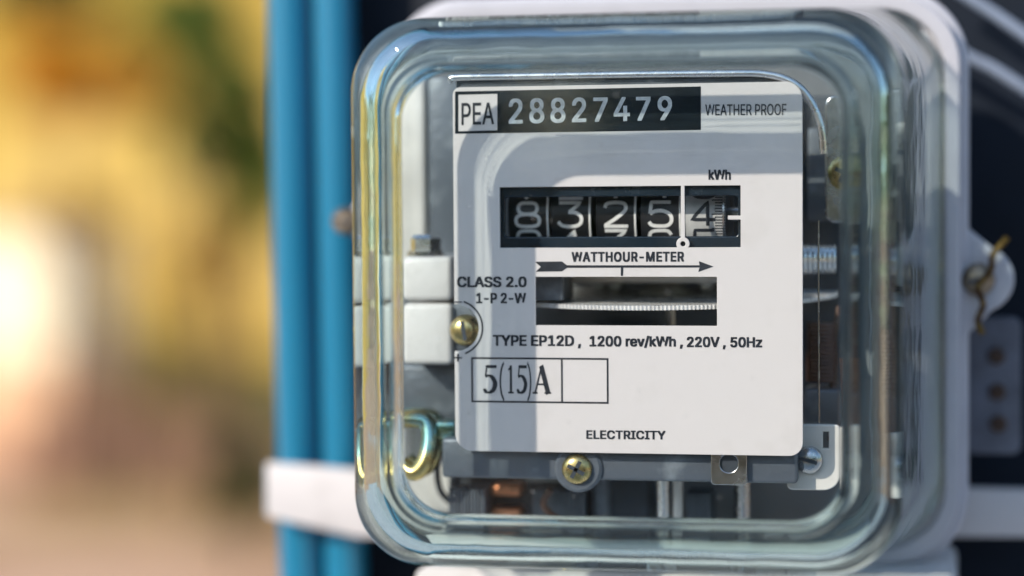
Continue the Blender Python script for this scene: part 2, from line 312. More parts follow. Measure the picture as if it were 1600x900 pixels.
# outlines of a plain grotesque: advance width and closed polylines per character, in thousandths of the size
GLYPHS = {"+":[453,[[198,34,198,364,255,364,255,34],[61,172,61,226,391,226,391,172]]],",":[188,[[38,-119,68,71,137,71,84,-119]]],"-":[453,[[337,244,337,188,114,188,114,244]]],".":[188,[[95,-4,83,-3,73,1,63,9,55,18,51,29,50,41,51,53,55,64,63,73,73,81,83,85,95,87,107,85,118,81,128,73,135,64,140,53,141,41,140,29,135,18,128,9,118,1,107,-3]]],"/":[249,[[235,533,71,-76,14,-76,178,533]]],"0":[453,[[227,-7,191,-3,158,7,130,24,105,48,85,77,69,113,57,155,50,202,48,254,50,306,57,353,69,395,85,431,106,461,130,484,159,502,191,512,227,516,262,512,295,502,323,484,348,461,368,431,384,395,396,353,403,306,405,254,403,202,396,155,384,113,368,77,348,48,323,24,295,7,263,-3],[227,50,250,52,271,60,290,74,306,92,320,116,330,144,338,176,342,213,344,254,342,295,338,332,330,365,320,393,306,416,290,435,271,449,250,457,227,460,203,457,182,449,163,435,147,416,134,393,123,365,115,332,111,295,109,254,111,213,115,176,123,144,134,116,147,92,163,74,182,60,203,52]]],"1":[453,[[76,0,76,55,391,55,391,0],[276,509,276,0,212,0,212,448,209,448,86,358,86,427,198,509]]],"2":[453,[[64,0,64,47,234,229,252,248,268,266,282,282,294,298,303,312,311,327,316,341,319,356,320,371,319,389,315,405,308,419,298,431,287,441,273,449,258,455,241,458,224,460,205,458,188,454,172,447,159,438,148,427,139,413,132,398,128,381,127,362,66,362,68,391,75,418,86,442,102,464,121,482,143,496,168,507,196,513,225,516,254,513,281,507,306,497,328,482,346,465,361,445,372,423,379,398,381,372,380,354,377,336,371,318,363,299,351,280,336,259,317,235,294,209,267,180,153,60,153,57,389,57,389,0]]],"4":[453,[[40,105,40,158,247,509,311,509,109,166,109,163,413,163,413,105],[282,0,282,121,282,146,282,318,343,318,343,0]]],"5":[453,[[221,-7,192,-5,165,1,140,11,118,25,99,41,83,60,71,82,63,105,60,130,122,130,125,115,130,102,138,89,148,78,160,68,173,60,188,54,204,51,221,50,241,51,259,56,276,64,291,75,304,89,314,104,322,122,326,141,328,162,326,183,321,203,314,221,303,237,290,251,275,262,257,270,238,275,218,277,201,276,184,273,167,268,152,262,139,255,128,246,67,253,96,509,366,509,366,452,151,452,134,301,136,301,148,311,162,318,178,325,194,330,212,333,229,334,252,332,274,328,294,321,313,311,330,299,345,285,358,269,370,251,379,231,386,210,390,187,391,163,388,132,381,102,369,76,352,52,332,32,309,15,282,3,253,-4]]],"7":[453,[[97,0,323,448,323,452,62,452,62,509,391,509,391,449,165,0]]],"8":[453,[[226,-7,193,-5,163,1,136,11,111,25,91,42,74,62,62,84,54,109,52,135,53,156,58,176,65,195,75,212,87,228,101,241,117,252,134,260,153,265,153,267,129,276,109,289,93,308,80,330,73,354,70,380,73,405,79,429,90,450,106,469,124,485,146,498,170,508,197,514,226,516,255,514,282,508,306,498,328,485,346,469,361,450,373,429,379,405,382,380,379,354,372,330,359,308,343,289,323,276,300,267,300,265,319,260,335,252,351,241,365,228,377,212,387,195,395,176,399,156,401,135,398,109,391,84,378,62,362,42,341,25,317,11,289,1,259,-5],[226,49,248,50,267,54,285,60,300,69,313,79,323,91,331,106,335,121,337,139,335,157,330,173,322,189,312,202,298,213,283,223,265,230,247,234,226,235,206,234,187,230,169,223,154,213,140,202,130,189,122,173,117,157,115,139,117,121,121,106,129,91,139,79,152,69,167,60,185,54,205,50],[226,290,244,291,260,294,274,300,287,308,298,318,307,330,314,344,318,359,319,376,318,392,314,407,308,420,299,432,288,442,275,449,260,455,244,459,226,460,208,459,192,455,177,449,164,442,153,432,145,420,138,407,134,392,133,376,134,359,138,344,145,330,154,318,165,308,178,300,193,294,209,291]]],"9":[453,[[226,516,256,513,285,506,310,494,333,478,352,458,368,434,380,408,387,378,389,347,387,322,382,296,373,270,359,240,340,207,315,168,200,0,130,0,301,248,307,248,302,238,295,229,287,221,278,214,268,207,257,202,245,198,232,195,218,195,188,197,161,203,137,214,116,229,98,247,83,269,72,294,66,321,64,352,66,382,73,411,85,436,101,459,120,479,143,494,168,506,196,513],[226,460,207,459,190,454,174,446,160,435,148,423,138,407,131,390,127,372,125,352,127,331,131,313,138,295,148,280,160,268,174,257,190,250,207,245,226,243,245,245,263,249,279,257,293,267,305,280,314,295,322,312,326,330,327,350,326,371,322,390,314,407,305,422,293,435,279,446,263,454,245,459]]],"A":[480,[[16,0,201,509,276,509,463,0,395,0,287,302,264,372,232,478,245,478,233,437,222,402,213,371,191,302,85,0],[110,142,110,199,370,199,370,142]]],"C":[510,[[267,-7,225,-3,186,7,150,25,119,49,92,79,70,115,53,157,44,203,40,254,44,305,53,352,70,393,92,429,119,459,150,484,186,501,225,512,267,516,293,514,317,511,340,504,362,496,383,485,402,471,419,456,435,438,448,418,459,397,467,373,473,348,408,348,404,365,397,380,389,395,380,407,369,418,357,428,344,437,330,444,315,449,300,453,284,455,267,456,237,453,209,445,184,432,161,414,141,391,125,364,113,332,106,295,103,254,106,213,113,177,125,145,141,117,161,94,184,76,210,63,237,56,267,53,284,54,300,56,315,60,330,65,344,72,357,81,369,90,380,102,389,114,397,128,404,144,408,160,473,160,467,135,459,112,448,91,435,71,420,53,402,38,383,24,363,13,341,5,317,-2,293,-6]]],"D":[502,[[219,0,96,0,96,57,215,57,254,60,288,68,318,81,343,99,363,122,379,149,390,181,397,216,399,255,397,294,390,329,379,361,364,388,344,410,320,428,291,441,258,449,221,452,93,452,93,509,225,509,273,505,315,495,353,478,385,455,412,426,433,391,449,351,458,306,462,255,458,205,449,159,433,119,411,83,384,54,351,31,312,14,268,3],[125,509,125,0,60,0,60,509]]],"E":[419,[[60,0,60,509,372,509,372,452,125,452,125,286,355,286,355,229,125,229,125,57,375,57,375,0]]],"F":[410,[[60,0,60,509,369,509,369,452,125,452,125,278,346,278,346,221,125,221,125,0]]],"H":[517,[[60,0,60,509,125,509,125,289,392,289,392,509,457,509,457,0,392,0,392,232,125,232,125,0]]],"I":[300,[[31,0,31,57,118,57,118,452,31,452,31,509,269,509,269,452,183,452,183,57,269,57,269,0]]],"L":[393,[[60,0,60,509,125,509,125,57,361,57,361,0]]],"M":[628,[[60,0,60,509,152,509,277,187,287,159,299,123,311,84,322,49,307,49,318,83,330,121,342,158,352,187,476,509,568,509,568,0,504,0,504,291,504,327,505,369,506,413,507,457,513,457,498,409,482,363,467,322,456,291,342,0,286,0,170,291,159,321,145,361,129,408,112,457,119,457,120,416,121,372,122,328,122,291,122,0]]],"O":[533,[[267,-7,225,-3,186,7,150,25,119,49,92,79,70,115,53,157,44,203,40,254,44,305,53,352,70,393,92,429,119,459,150,484,186,501,225,512,267,516,309,512,348,501,384,484,415,459,442,429,464,393,480,352,490,305,493,254,490,203,480,157,464,115,442,79,415,49,384,25,348,7,309,-3],[267,53,296,55,324,63,349,76,372,94,392,116,408,144,420,176,428,213,430,254,428,295,420,332,408,365,392,392,372,415,349,433,324,446,296,453,267,456,237,453,210,445,184,433,161,415,142,392,125,364,113,332,106,295,103,254,106,213,113,176,125,144,142,117,161,94,184,76,210,63,237,55]]],"P":[445,[[60,0,60,509,235,509,272,506,305,499,332,487,356,471,375,452,390,430,400,404,407,377,409,348,407,318,400,291,390,265,375,243,356,223,332,207,305,195,272,188,235,186,125,186,125,0],[125,242,233,242,257,244,279,248,297,256,312,266,324,279,333,294,339,310,343,328,344,348,343,367,339,385,333,402,324,416,312,428,297,439,279,446,257,451,232,452,125,452]]],"R":[449,[[60,0,60,509,236,509,273,506,305,500,333,489,356,473,376,455,390,433,401,408,407,381,409,352,407,323,401,296,390,271,376,250,356,232,333,217,305,206,273,200,236,198,125,198,125,0],[125,255,234,255,258,256,280,260,298,267,313,276,325,287,334,300,340,316,344,333,345,352,344,371,340,389,334,405,325,419,313,430,298,440,279,446,258,451,233,452,125,452],[353,0,230,229,303,229,428,0]]],"S":[447,[[224,-9,188,-7,156,-1,128,9,102,23,81,40,64,60,51,83,42,109,38,137,104,137,108,118,114,102,123,88,136,76,150,66,166,59,185,53,204,50,224,49,246,50,267,54,286,60,303,69,317,79,329,92,338,106,344,122,346,139,344,154,340,168,332,179,322,189,310,197,296,205,280,211,263,217,245,222,184,239,145,253,112,269,86,289,67,313,56,341,52,372,54,400,62,425,75,448,92,468,113,484,138,498,165,508,195,514,227,516,259,514,289,508,316,498,340,484,360,468,377,449,390,427,398,403,401,378,337,378,332,402,320,421,302,437,280,449,254,456,225,459,204,457,185,454,167,448,152,440,139,430,129,418,121,405,117,391,115,376,117,359,122,345,131,334,142,324,155,315,169,308,212,293,264,279,312,264,328,256,344,248,359,238,372,226,384,213,395,198,402,180,407,161,408,139,406,112,399,87,386,64,370,43,349,25,323,11,294,0,261,-7]]],"T":[449,[[32,452,32,509,417,509,417,452,257,452,257,0,193,0,193,452]]],"U":[517,[[259,-8,220,-6,186,2,154,15,126,33,103,55,85,80,71,108,63,140,60,173,60,509,124,509,124,178,126,155,132,133,141,113,153,95,169,80,187,68,208,59,232,53,259,52,285,53,309,59,331,68,349,80,364,95,377,113,385,133,391,155,393,178,393,509,457,509,457,173,454,140,446,108,433,80,414,55,391,33,363,15,332,2,297,-6]]],"V":[480,[[204,0,16,509,84,509,192,206,215,137,248,31,235,31,247,71,257,107,267,138,290,206,395,509,463,509,278,0]]],"W":[686,[[155,0,16,509,82,509,163,196,175,145,187,94,197,40,189,40,200,94,211,145,224,196,306,509,380,509,462,196,474,145,486,94,497,40,488,40,499,94,510,145,523,196,603,509,670,509,530,0,455,0,368,323,351,391,346,417,341,445,336,475,350,475,335,395,330,371,324,347,318,323,230,0]]],"Y":[472,[[203,0,203,208,16,509,91,509,192,344,222,292,231,274,240,254,250,230,224,230,233,254,242,275,251,293,280,344,381,509,455,509,268,208,268,0]]],"e":[404,[[212,-8,177,-5,145,3,117,16,92,35,72,58,56,85,44,116,37,150,34,187,36,224,44,258,55,290,71,317,91,340,115,359,142,373,172,382,205,384,226,383,246,380,266,374,285,366,303,355,319,341,334,324,347,305,357,282,365,256,370,227,371,194,371,169,75,169,75,221,338,221,310,202,308,226,304,248,298,269,288,286,277,301,263,314,246,323,227,328,205,330,183,328,164,323,146,313,131,301,119,286,109,270,102,251,97,231,96,211,96,178,98,151,102,127,110,106,121,88,135,73,151,61,169,53,190,48,212,46,227,47,241,49,254,53,265,58,276,65,285,73,294,82,300,93,306,105,365,91,358,72,348,55,335,39,320,26,302,14,283,4,261,-3,237,-7]]],"h":[410,[[114,227,114,0,53,0,53,509,114,509,114,287,102,287,116,319,132,344,152,362,175,374,200,382,227,384,252,383,275,377,295,369,313,356,328,340,341,321,350,298,355,271,357,240,357,0,296,0,296,235,293,263,286,286,273,304,256,318,235,326,210,329,192,328,176,324,161,317,147,308,136,297,126,283,119,266,115,248]]],"k":[381,[[110,137,110,212,121,212,284,379,360,379,184,199,177,199],[53,0,53,509,114,509,114,0],[294,0,148,186,191,229,372,0]]],"r":[259,[[53,0,53,379,112,379,112,321,115,321,124,339,137,354,152,367,171,377,191,383,213,385,229,384,243,384,243,322,230,324,207,326,190,324,174,321,159,315,146,306,135,296,126,284,119,269,115,254,114,237,114,0]]],"v":[389,[[163,0,17,379,84,379,165,155,173,132,180,110,187,87,206,21,184,21,203,87,209,110,216,132,224,155,305,379,371,379,226,0]]],"z":[380,[[42,0,42,46,254,320,254,323,48,323,48,379,333,379,333,331,126,60,126,56,339,56,339,0]]]," ":[188,[]]}
# text laid into a quad of the plane y: pixel corners of the letters in the photograph
def text(name, s, quad, y, mt, parent, bold=0.0, space=1.0, mesh_only=False):
    bm = bmesh.new()
    shifts = ((0, 0), (-bold, -bold * .6), (bold, bold * .6), (-bold, bold * .6), (bold, -bold * .6)) if bold else ((0, 0),)
    def area(l): n = len(l) // 2; return sum(l[2 * i] * l[(2 * i + 3) % (2 * n)] - l[(2 * i + 2) % (2 * n)] * l[2 * i + 1] for i in range(n))
    for rep, (sh, sv) in enumerate(shifts):      # heavier weights: strokes laid side by side
        ox = sh
        for ch in s:
            adv, loops = GLYPHS[ch]
            holes = [l for l in loops if area(l) > 0]
            for j, outer in enumerate(l for l in loops if area(l) <= 0):
                cu = bpy.data.curves.new('t', 'CURVE'); cu.dimensions = '2D'; cu.fill_mode = 'BOTH'
                for lp in [outer] + (holes if j == 0 else []):
                    sp = cu.splines.new('POLY'); sp.points.add(len(lp) // 2 - 1); sp.use_cyclic_u = True
                    for i, q in enumerate(sp.points): q.co = (ox + lp[2 * i] / 1000, sv + lp[2 * i + 1] / 1000, 0, 1)
                o = bpy.data.objects.new('t', cu); me = bpy.data.meshes.new_from_object(o)
                bpy.data.objects.remove(o); bpy.data.curves.remove(cu)
                for v in me.vertices: v.co.z = rep + j * .4
                bm.from_mesh(me); bpy.data.meshes.remove(me)
            ox += adv / 1000 * space + (space - 1) * .1
    me = bpy.data.meshes.new(name); bm.to_mesh(me); bm.free()
    xs = [v.co.x for v in me.vertices]; ys = [v.co.y for v in me.vertices]
    a, b, c, d = min(xs), max(xs), min(ys), max(ys)
    tl, tr, br, bl = [Vector((p[0], p[1])) for p in quad]
    for v in me.vertices:
        u = (v.co.x - a) / (b - a); t = (v.co.y - c) / (d - c); k = v.co.z
        p = (bl * (1 - u) + br * u) * (1 - t) + (tl * (1 - u) + tr * u) * t
        v.co = (p.x, y - .006 * k, p.y)
    return link(name, me, mt, parent)
def pq(x0, x1, yt0, yb0, yt1=None, yb1=None, Y=-0.5):
    yt1 = yt0 if yt1 is None else yt1; yb1 = yb0 if yb1 is None else yb1
    return [xz(x0, yt0, Y), xz(x1, yt1, Y), xz(x1, yb1, Y), xz(x0, yb0, Y)]

# ================================================================== SETTING (far)
GZ = -1480.0
def mgrid(name, x0, x1, y0, y1, n, mt, **k):
    bm = bmesh.new(); g = [[bm.verts.new((x0 + (x1 - x0) * i / n, y0 + (y1 - y0) * j / n, GZ + 60 * noise.noise(Vector((i * 1.7, j * 1.3, 0))))) for j in range(n + 1)] for i in range(n + 1)]
    for i in range(n):
        for j in range(n): bm.faces.new((g[i][j], g[i + 1][j], g[i + 1][j + 1], g[i][j + 1]))
    return mk(name, bm, mt, **k)
mgrid('ground', -120000, 120000, -120000, 120000, 60, M['ground'], kind='structure')

bm = bmesh.new(); g = [[bm.verts.new((-42000 + 1400 * i, 13500 + 900 * j, GZ - 120 + 9600 * (j / 13.) ** 1.15 + 350 * noise.noise(Vector((i * .5, j * .7, 3))))) for j in range(14)] for i in range(50)]
for i in range(49):
    for j in range(13): bm.faces.new((g[i][j], g[i + 1][j], g[i + 1][j + 1], g[i][j + 1]))
mk('hillside', bm, M['hill'], kind='structure')
mk('bounce_slab', abox(bmesh.new(), -7000, 7000, -3600, 6000, GZ + 70, GZ + 110, 10), M['concrete'], kind='structure')  # unseen slab added to shape the light bounced up from the ground
def leaves(bm, c, rad, n, size, rnd, clumps=26):
    cs = []
    for _ in range(clumps):
        v = Vector((rnd.gauss(0, 1), rnd.gauss(0, 1), rnd.gauss(0, 1))).normalized() * rnd.uniform(0.25, 0.85)
        cs.append((Vector((v.x * rad[0], v.y * rad[1], v.z * rad[2])) + Vector(c), rnd.uniform(0.2, 0.38)))
    for i in range(n):
        cc, s = rnd.choice(cs)
        v = Vector((rnd.gauss(0, 1), rnd.gauss(0, 1), rnd.gauss(0, 1))).normalized() * rnd.random() ** 0.5 * s
        p = cc + Vector((v.x * rad[0], v.y * rad[1], v.z * rad[2]))
        a = Vector((rnd.gauss(0, 1), rnd.gauss(0, 1), rnd.gauss(0, 0.5))).normalized(); b = a.orthogonal().normalized()
        b = (b * math.cos(i) + a.cross(b) * math.sin(i)).normalized(); L = size * rnd.uniform(0.7, 1.3)
        q = [bm.verts.new(p + a * L), bm.verts.new(p + b * L * .45), bm.verts.new(p - a * L), bm.verts.new(p - b * L * .45)]
        bm.faces.new(q)
def tree(name, base, h, rad, mt, n, size, seed, label, cat='tree', trunk_r=70, group=None):
    rnd = random.Random(seed); t = empty(name, (base[0], base[1], GZ), label=label, cat=cat, group=group)
    top = Vector((base[0] + rnd.uniform(-.1, .1) * h, base[1], GZ + h))
    b = Vector((base[0], base[1], GZ - 20)); bm = bmesh.new()
    tube(bm, spline([b, b.lerp(top, .35) + Vector((h * .02, 0, 0)), b.lerp(top, .7), top], 5), [trunk_r * (1 - .8 * i / 15) for i in range(16)], 10)
    for k in range(7):
        s = b.lerp(top, rnd.uniform(.35, .75)); e = s + Vector((rnd.uniform(-1, 1) * rad[0] * .7, rnd.uniform(-1, 1) * rad[1] * .7, rnd.uniform(.2, .6) * rad[2]))
        tube(bm, [s, s.lerp(e, .5) + Vector((0, 0, 40)), e], [trunk_r * .4, trunk_r * .28, trunk_r * .1], 8)
    mk('trunk', bm, M['bark'], t)
    bm = bmesh.new(); leaves(bm, (base[0], base[1], GZ + h), rad, n, size, rnd); mk('crown', bm, mt, t, smooth=False)
    return t
# far wood closing the horizon all round, raised out of view to darken reflections
rnd = random.Random(3); bm = bmesh.new()
for k in range(120):
    a = 2 * PI * k / 120 + rnd.uniform(-.02, .034); R = rnd.uniform(36000, 48000); hh = rnd.uniform(3500, 6500) * (1.0 if math.cos(a) > .3 else 2.2)
    leaves(bm, (R * math.sin(a), R * math.cos(a), GZ + hh * .55), (2600, 2400, hh * .6), 300, 520, rnd, 14)
mk('far_wood', bm, M['leaf_green'], smooth=False, label='far belt of olive green woodland along the horizon, raised out of view to darken reflections', cat='woodland', kind='stuff')

bm = bmesh.new(); rnd = random.Random(9)  # added out of view so the pane mirrors something dark
for k in range(16):
    leaves(bm, (-6000 + k * 620, -4200 + rnd.uniform(-200, 200), GZ + 1300), (620, 420, 1500), 900, 90, rnd, 40)
mk('unseen_leaf_screen', bm, M['leaf_dark'], smooth=False, label='unseen bank of dark leaves added to darken the reflection in the glass pane', cat='unseen_leaf_screen')
def pbase(px, Y): p = at(px, 450, Y); return (p.x, Y)
# low sunlit plastered outhouse at the left
p0 = at(-230, 400, 11500); p1 = at(88, 400, 11500)
t = empty('outhouse', (p0.x, 11500, GZ), label='cream plastered outhouse in full sun, blurred at the far left', cat='outhouse')
zt = at(0, 350, 11500).z
T4 = Matrix.Translation((p1.x, 11500, 0)) @ Matrix.Rotation(math.radians(-38), 4, 'Z')
box('wall', -3200, 0, 0, 450, GZ - 50, zt, M['wall'], t, bev=20, M4=T4)
box('plinth', -3230, 28, -28, 478, GZ - 60, at(60, 560, 11500).z, M['plinth'], t, bev=10, M4=T4)
box('roof', -3300, 80, -120, 570, zt + 3, zt + 60, M['roof'], t, bev=15, M4=T4)
def tree_at(px, py, Y, *args, **k): p = at(px, py, Y); return tree('broadleaf_tree', (p.x, Y), p.z - GZ, *args, **k)
tree_at(95, 120, 9500, (560, 380, 230), M['leaf_orange'], 3400, 40, 11, 'orange leaved tree at the top left of the blurred background', trunk_r=35)
tree_at(215, 130, 9900, (230, 260, 190), M['leaf_orange'], 1500, 38, 17, 'small brown orange tree between the outhouse and the green trees', trunk_r=28)
tree_at(345, 90, 10200, (300, 260, 240), M['leaf_green'], 5200, 40, 18, 'rounded olive tree nearest the pipes, below the topmost green crown', trunk_r=28)
tree_at(335, 215, 10600, (300, 280, 420), M['leaf_green'], 5200, 42, 19, 'broad olive green tree in the upper middle of the blurred garden', trunk_r=30)
tree_at(115, 330, 11000, (230, 200, 150), M['leaf_yellow'], 1500, 36, 20, 'low golden crowned tree in front of the sunlit outhouse corner', trunk_r=18)
tree_at(290, 20, 8600, (300, 260, 230), M['leaf_green'], 3600, 36, 12, 'olive green leaved tree at the top, left of the blue pipes', trunk_r=25)
tree_at(60, -20, 10500, (560, 260, 230), M['leaf_dark'], 1300, 40, 15, 'dark crowned tree cut by the top left corner of the photo', trunk_r=35)
tree_at(330, 400, 10800, (330, 300, 260), M['leaf_yellow'], 1300, 44, 13, 'yellow leaved small tree in the middle of the blurred garden', trunk_r=25)
tree_at(410, 250, 11500, (230, 300, 620), M['leaf_green'], 4200, 48, 14, 'tall green tree half hidden behind the blue pipes', trunk_r=30)
for i, (px, Y, py0, wd) in enumerate([(60, 9800, 640, 55), (130, 9700, 625, 50), (205, 9900, 655, 60), (262, 9750, 640, 48), (330, 9850, 660, 60)]):
    pt = at(px, py0, Y); bm = bmesh.new()
    wd *= 1.7; abox(bm, pt.x - wd, pt.x + wd, Y - 25, Y + 25, GZ - 60, pt.z, 8)
    mk('fence_post', bm, M['wood'], label=['broad weathered post under the sunlit outhouse', 'second weathered post from the left edge', 'tallest dark weathered post at the middle of the blurred garden', 'slim weathered post right of the middle one', 'weathered post nearest to the blue pipes'][i], cat='post', group='weathered posts in the blurred garden')
bm = bmesh.new(); rnd = random.Random(5)
for k in range(5200):
    x = rnd.uniform(-4200, 200); y = rnd.uniform(8200, 12500); h = rnd.uniform(60, 240); wv = rnd.uniform(4, 9); a = rnd.uniform(0, PI)
    d = Vector((math.cos(a), math.sin(a), 0)) * wv; p = Vector((x, y, GZ - 10)); tp = p + Vector((rnd.uniform(-60, 60), rnd.uniform(-60, 60), h))
    bm.faces.new([bm.verts.new(p - d), bm.verts.new(p + d), bm.verts.new(tp)])
mk('dry_grass', bm, M['grass'], smooth=False, label='dry yellow grass on the earth of the blurred garden', cat='grass', kind='stuff')
tree('bush', pbase(385, 7600), 420, (210, 170, 260), M['leaf_dark'], 2200, 28, 21, 'low dark green bush at the foot of the blue pipes', 'bush', 25)

# ================================================================== BOARD, PIPES, STRAP, CABLES
xl = at(468, 450, 128).x
box('mounting_board', xl, 420, 128, 150, -420, 360, M['board'], bev=2, label='dark navy board behind the whole meter', cat='board')
post = box('concrete_post', xl + 60, 300, 152, 330, GZ - 30, 900, M['base'], bev=6, label='pale concrete post carrying the navy board', cat='post')
for k, (pa, pb, lab) in enumerate([(424, 487, 'outer bright blue pipe at the left edge of the board'), (495, 558, 'inner bright blue pipe next to the glass cover')]):
    a = at(pa, 450, 108); b = at(pb, 450, 108); r = (b.x - a.x) / 2
    tilt = -1.5
    t = empty('blue_pipe', ((a.x + b.x) / 2, 108 + 3, GZ), label=lab, cat='pipe', group='blue pipes beside the meter')
    cx = (a.x + b.x) / 2
    bm = bmesh.new(); tube(bm, [(cx + tilt * (z / 70.) * .5, 111, z) for z in (GZ, -400, -200, -80, 0, 80, 200, 420)], r, 40)
    mk('pipe_wall', bm, M['blue_pipe'], t)
# strap: left end bright, runs behind the meter to the right
t = empty('clamp_strap', (0, 98, -70), label='white flat strap clamping the blue pipes to the board, running behind the meter', cat='strap')
c = [at(418, 722, 98), at(562, 733, 98), at(562, 838, 98), at(418, 806, 98)]
bm = bmesh.new()
def prism(bm, poly, y0, y1, bev=0.6):
    b2 = bmesh.new()
    f = [b2.verts.new((p[0], y0, p[1])) for p in poly]; g = [b2.verts.new((p[0], y1, p[1])) for p in poly]; n = len(poly)
    b2.faces.new(f); b2.faces.new(g[::-1])
    for i in range(n): b2.faces.new((f[i], f[(i + 1) % n], g[(i + 1) % n], g[i]))
    bmesh.ops.recalc_face_normals(b2, faces=b2.faces[:])
    if bev: bmesh.ops.bevel(b2, geom=b2.edges[:], offset=bev, segments=2, profile=.5, affect='EDGES')
    me = bpy.data.meshes.new('t'); b2.to_mesh(me); b2.free(); bm.from_mesh(me); bpy.data.meshes.remove(me); return bm
r1 = at(1640, 764, 98); r2 = at(1640, 838, 98)
prism(bm, [(c[0].x, c[0].z), (c[1].x, c[1].z), (c[1].x + 60, c[1].z - 1), (r1.x, r1.z), (r2.x, r2.z), (c[2].x + 60, c[2].z + 2), (c[2].x, c[2].z), (c[3].x, c[3].z)], 95.5, 99, .8)
mk('strap_band', bm, M['strap'], t)
for k, (pts, lab) in enumerate([([(1440, -60), (1508, -8), (1560, 26), (1640, 82)], 'upper pale grey cable crossing the dark board at the top right'),
                                ([(1400, 20), (1505, 84), (1560, 112), (1650, 172)], 'lower pale grey cable crossing the dark board beside the flange')]):
    bm = bmesh.new(); tube(bm, spline([at(x, y, 104) for x, y in pts], 6), 1.7, 14)
    mk('cable', bm, M['cable'], label=lab, cat='cable', group='pale cables at the top right')
# grey perforated bracket under the right lug
t = empty('perforated_bracket', (96, 84, -50), label='grey perforated bracket with three dark screws below the right lug', cat='bracket')
a = at(1512, 498, 84); b = at(1592, 706, 84)
sheet('bracket_plate', [rrect(a.x, b.x, b.z, a.z, 2)], 82, 85, M['dull_grey'], t, bevel=.5)
for (x, y) in ((1557, 556), (1558, 612), (1560, 662)):
    p = at(x, y, 82); bm = bmesh.new(); lathe(bm, [(0, -1.6), (1.6, -1.5), (2.3, -.6), (2.3, 0.2)], (p.x, 82, p.z), seg=24)
    mk('screw_head', bm, M['dark_rust'], t)

# ================================================================== METER
CX, CZ = 3.8, -4.4
meter = empty('electricity_meter', (CX, 66, -84), label='single phase watthour meter under a clear glass cover with a grey flanged base', cat='electricity meter')
# base: flange with two lugs
def lugs():
    L = rrect(CX - 77, CX + 77, CZ - 76, CZ + 75.5, 19, 14)
    return L
sheet('base_flange', [lugs()], 61.5, 70, M['base'], meter, bevel=1.6)
bm = bmesh.new()   # raised rim round the cover
rim_o = rrect(CX - 75.5, CX + 75.5, CZ - 74.5, CZ + 74, 18.5, 14); rim_i = rrect(CX - 73, CX + 73, CZ - 72, CZ + 71.5, 17, 14)
link('base_rim', sheet_mesh([rim_o, rim_i], 56.5, 61.45, .9), M['base'], meter, True)
# housing behind the flange
sheet('base_housing', [rrect(CX - 70, CX + 70, CZ - 70, CZ + 70, 16, 10)], 70.1, 94, M['base'], meter, bevel=2)
sheet('base_floor', [rrect(CX - 66, CX + 66, CZ - 66, CZ + 66, 14, 10)], 60.0, 61.4, M['floor_paint'], meter, bevel=.3)
def lug(px, py, Y, side, zt, zb):
    p = at(px, py, Y); x0 = CX + side * 76.9
    tip = p.x
    pts = []
    N = 12
    poly = [(x0 - side * 4, p.z + zt)]
    r = 8.0; cx = tip - side * r
    for k in range(N + 1):
        a = math.radians(70 - 140 * k / N); poly.append((cx + side * r * math.cos(a), p.z + r * math.sin(a)))
    poly.append((x0 - side * 4, p.z - zb))
    return poly, (cx, p.z)
pr, cr_ = lug(1580, 436, 64, 1, 17, 19)
link('fixing_lug', sheet_mesh([pr, circle(cr_[0], cr_[1], 2.2)], 62.5, 68.5, .8), M['base'], meter, True)
pl, cl_ = lug(553, 345, 64, -1, 14, 14)
link('fixing_lug', sheet_mesh([pl, circle(cl_[0], cl_[1], 2.2)], 62.5, 68.5, .8), M['base'], meter, True)
def screw(name, c, r, h, mt, parent, slot='cross', axis='y', ang=25, lab=None):
    bm = bmesh.new()
    lathe(bm, [(0, -h), (r * .55, -h * .97), (r * .85, -h * .72), (r, -h * .35), (r, 0.3)], c, axis, 32)
    o = mk(name, bm, mt, parent)
    bm = bmesh.new(); c = Vector(c)
    for k in ((0, 90) if slot == 'cross' else (0,)):
        R = Matrix.Translation(c) @ Matrix.Rotation(math.radians(ang + k), 4, 'Y')
        abox(bm, -r * .62, r * .62, -h * 1.03, -h * .6, -r * .13, r * .13, 0, M4=R)
    mk('screw_slot', bm, M['dark'], o)
    return o
screw('cover_screw', (cr_[0] - .5, 62.4, cr_[1]), 4.3, 3.2, M['dull_brass'], meter, 'one', ang=-15)
screw('cover_screw', (at(542, 345, 62).x, 62.4, cl_[1]), 3.9, 6.0, M['dull_brass'], meter, 'one', ang=10)
# seal wire through the right screw
bm = bmesh.new(); cc = Vector((cr_[0], 57.5, cr_[1]))
for ph in (0, PI):
    pts = []
    for i in range(46):
        s = i / 45.; a = s * 9 + ph
        pts.append(cc + Vector((3 - 3 * s * 2 + 6 * abs(s - .5) + .7 * math.cos(a * 2), .7 * math.sin(a * 2) + 1.2, 11 - 25 * s)))
    tube(bm, pts, .85, 8)
mk('seal_wire', bm, M['gold_rust'], label='rusty twisted seal wire threaded past the right cover screw', cat='wire')
# terminal cover under the glass
p = at(664, 885, 45); q = at(1508, 885, 66)
tc = mk('terminal_cover', prism(bmesh.new(), rrect(p.x, q.x - 2, -150, at(800, 879, 45).z, 3, 4), 34, 92, 0), M['white_plastic'], meter)
p = at(1500, 880, 30)

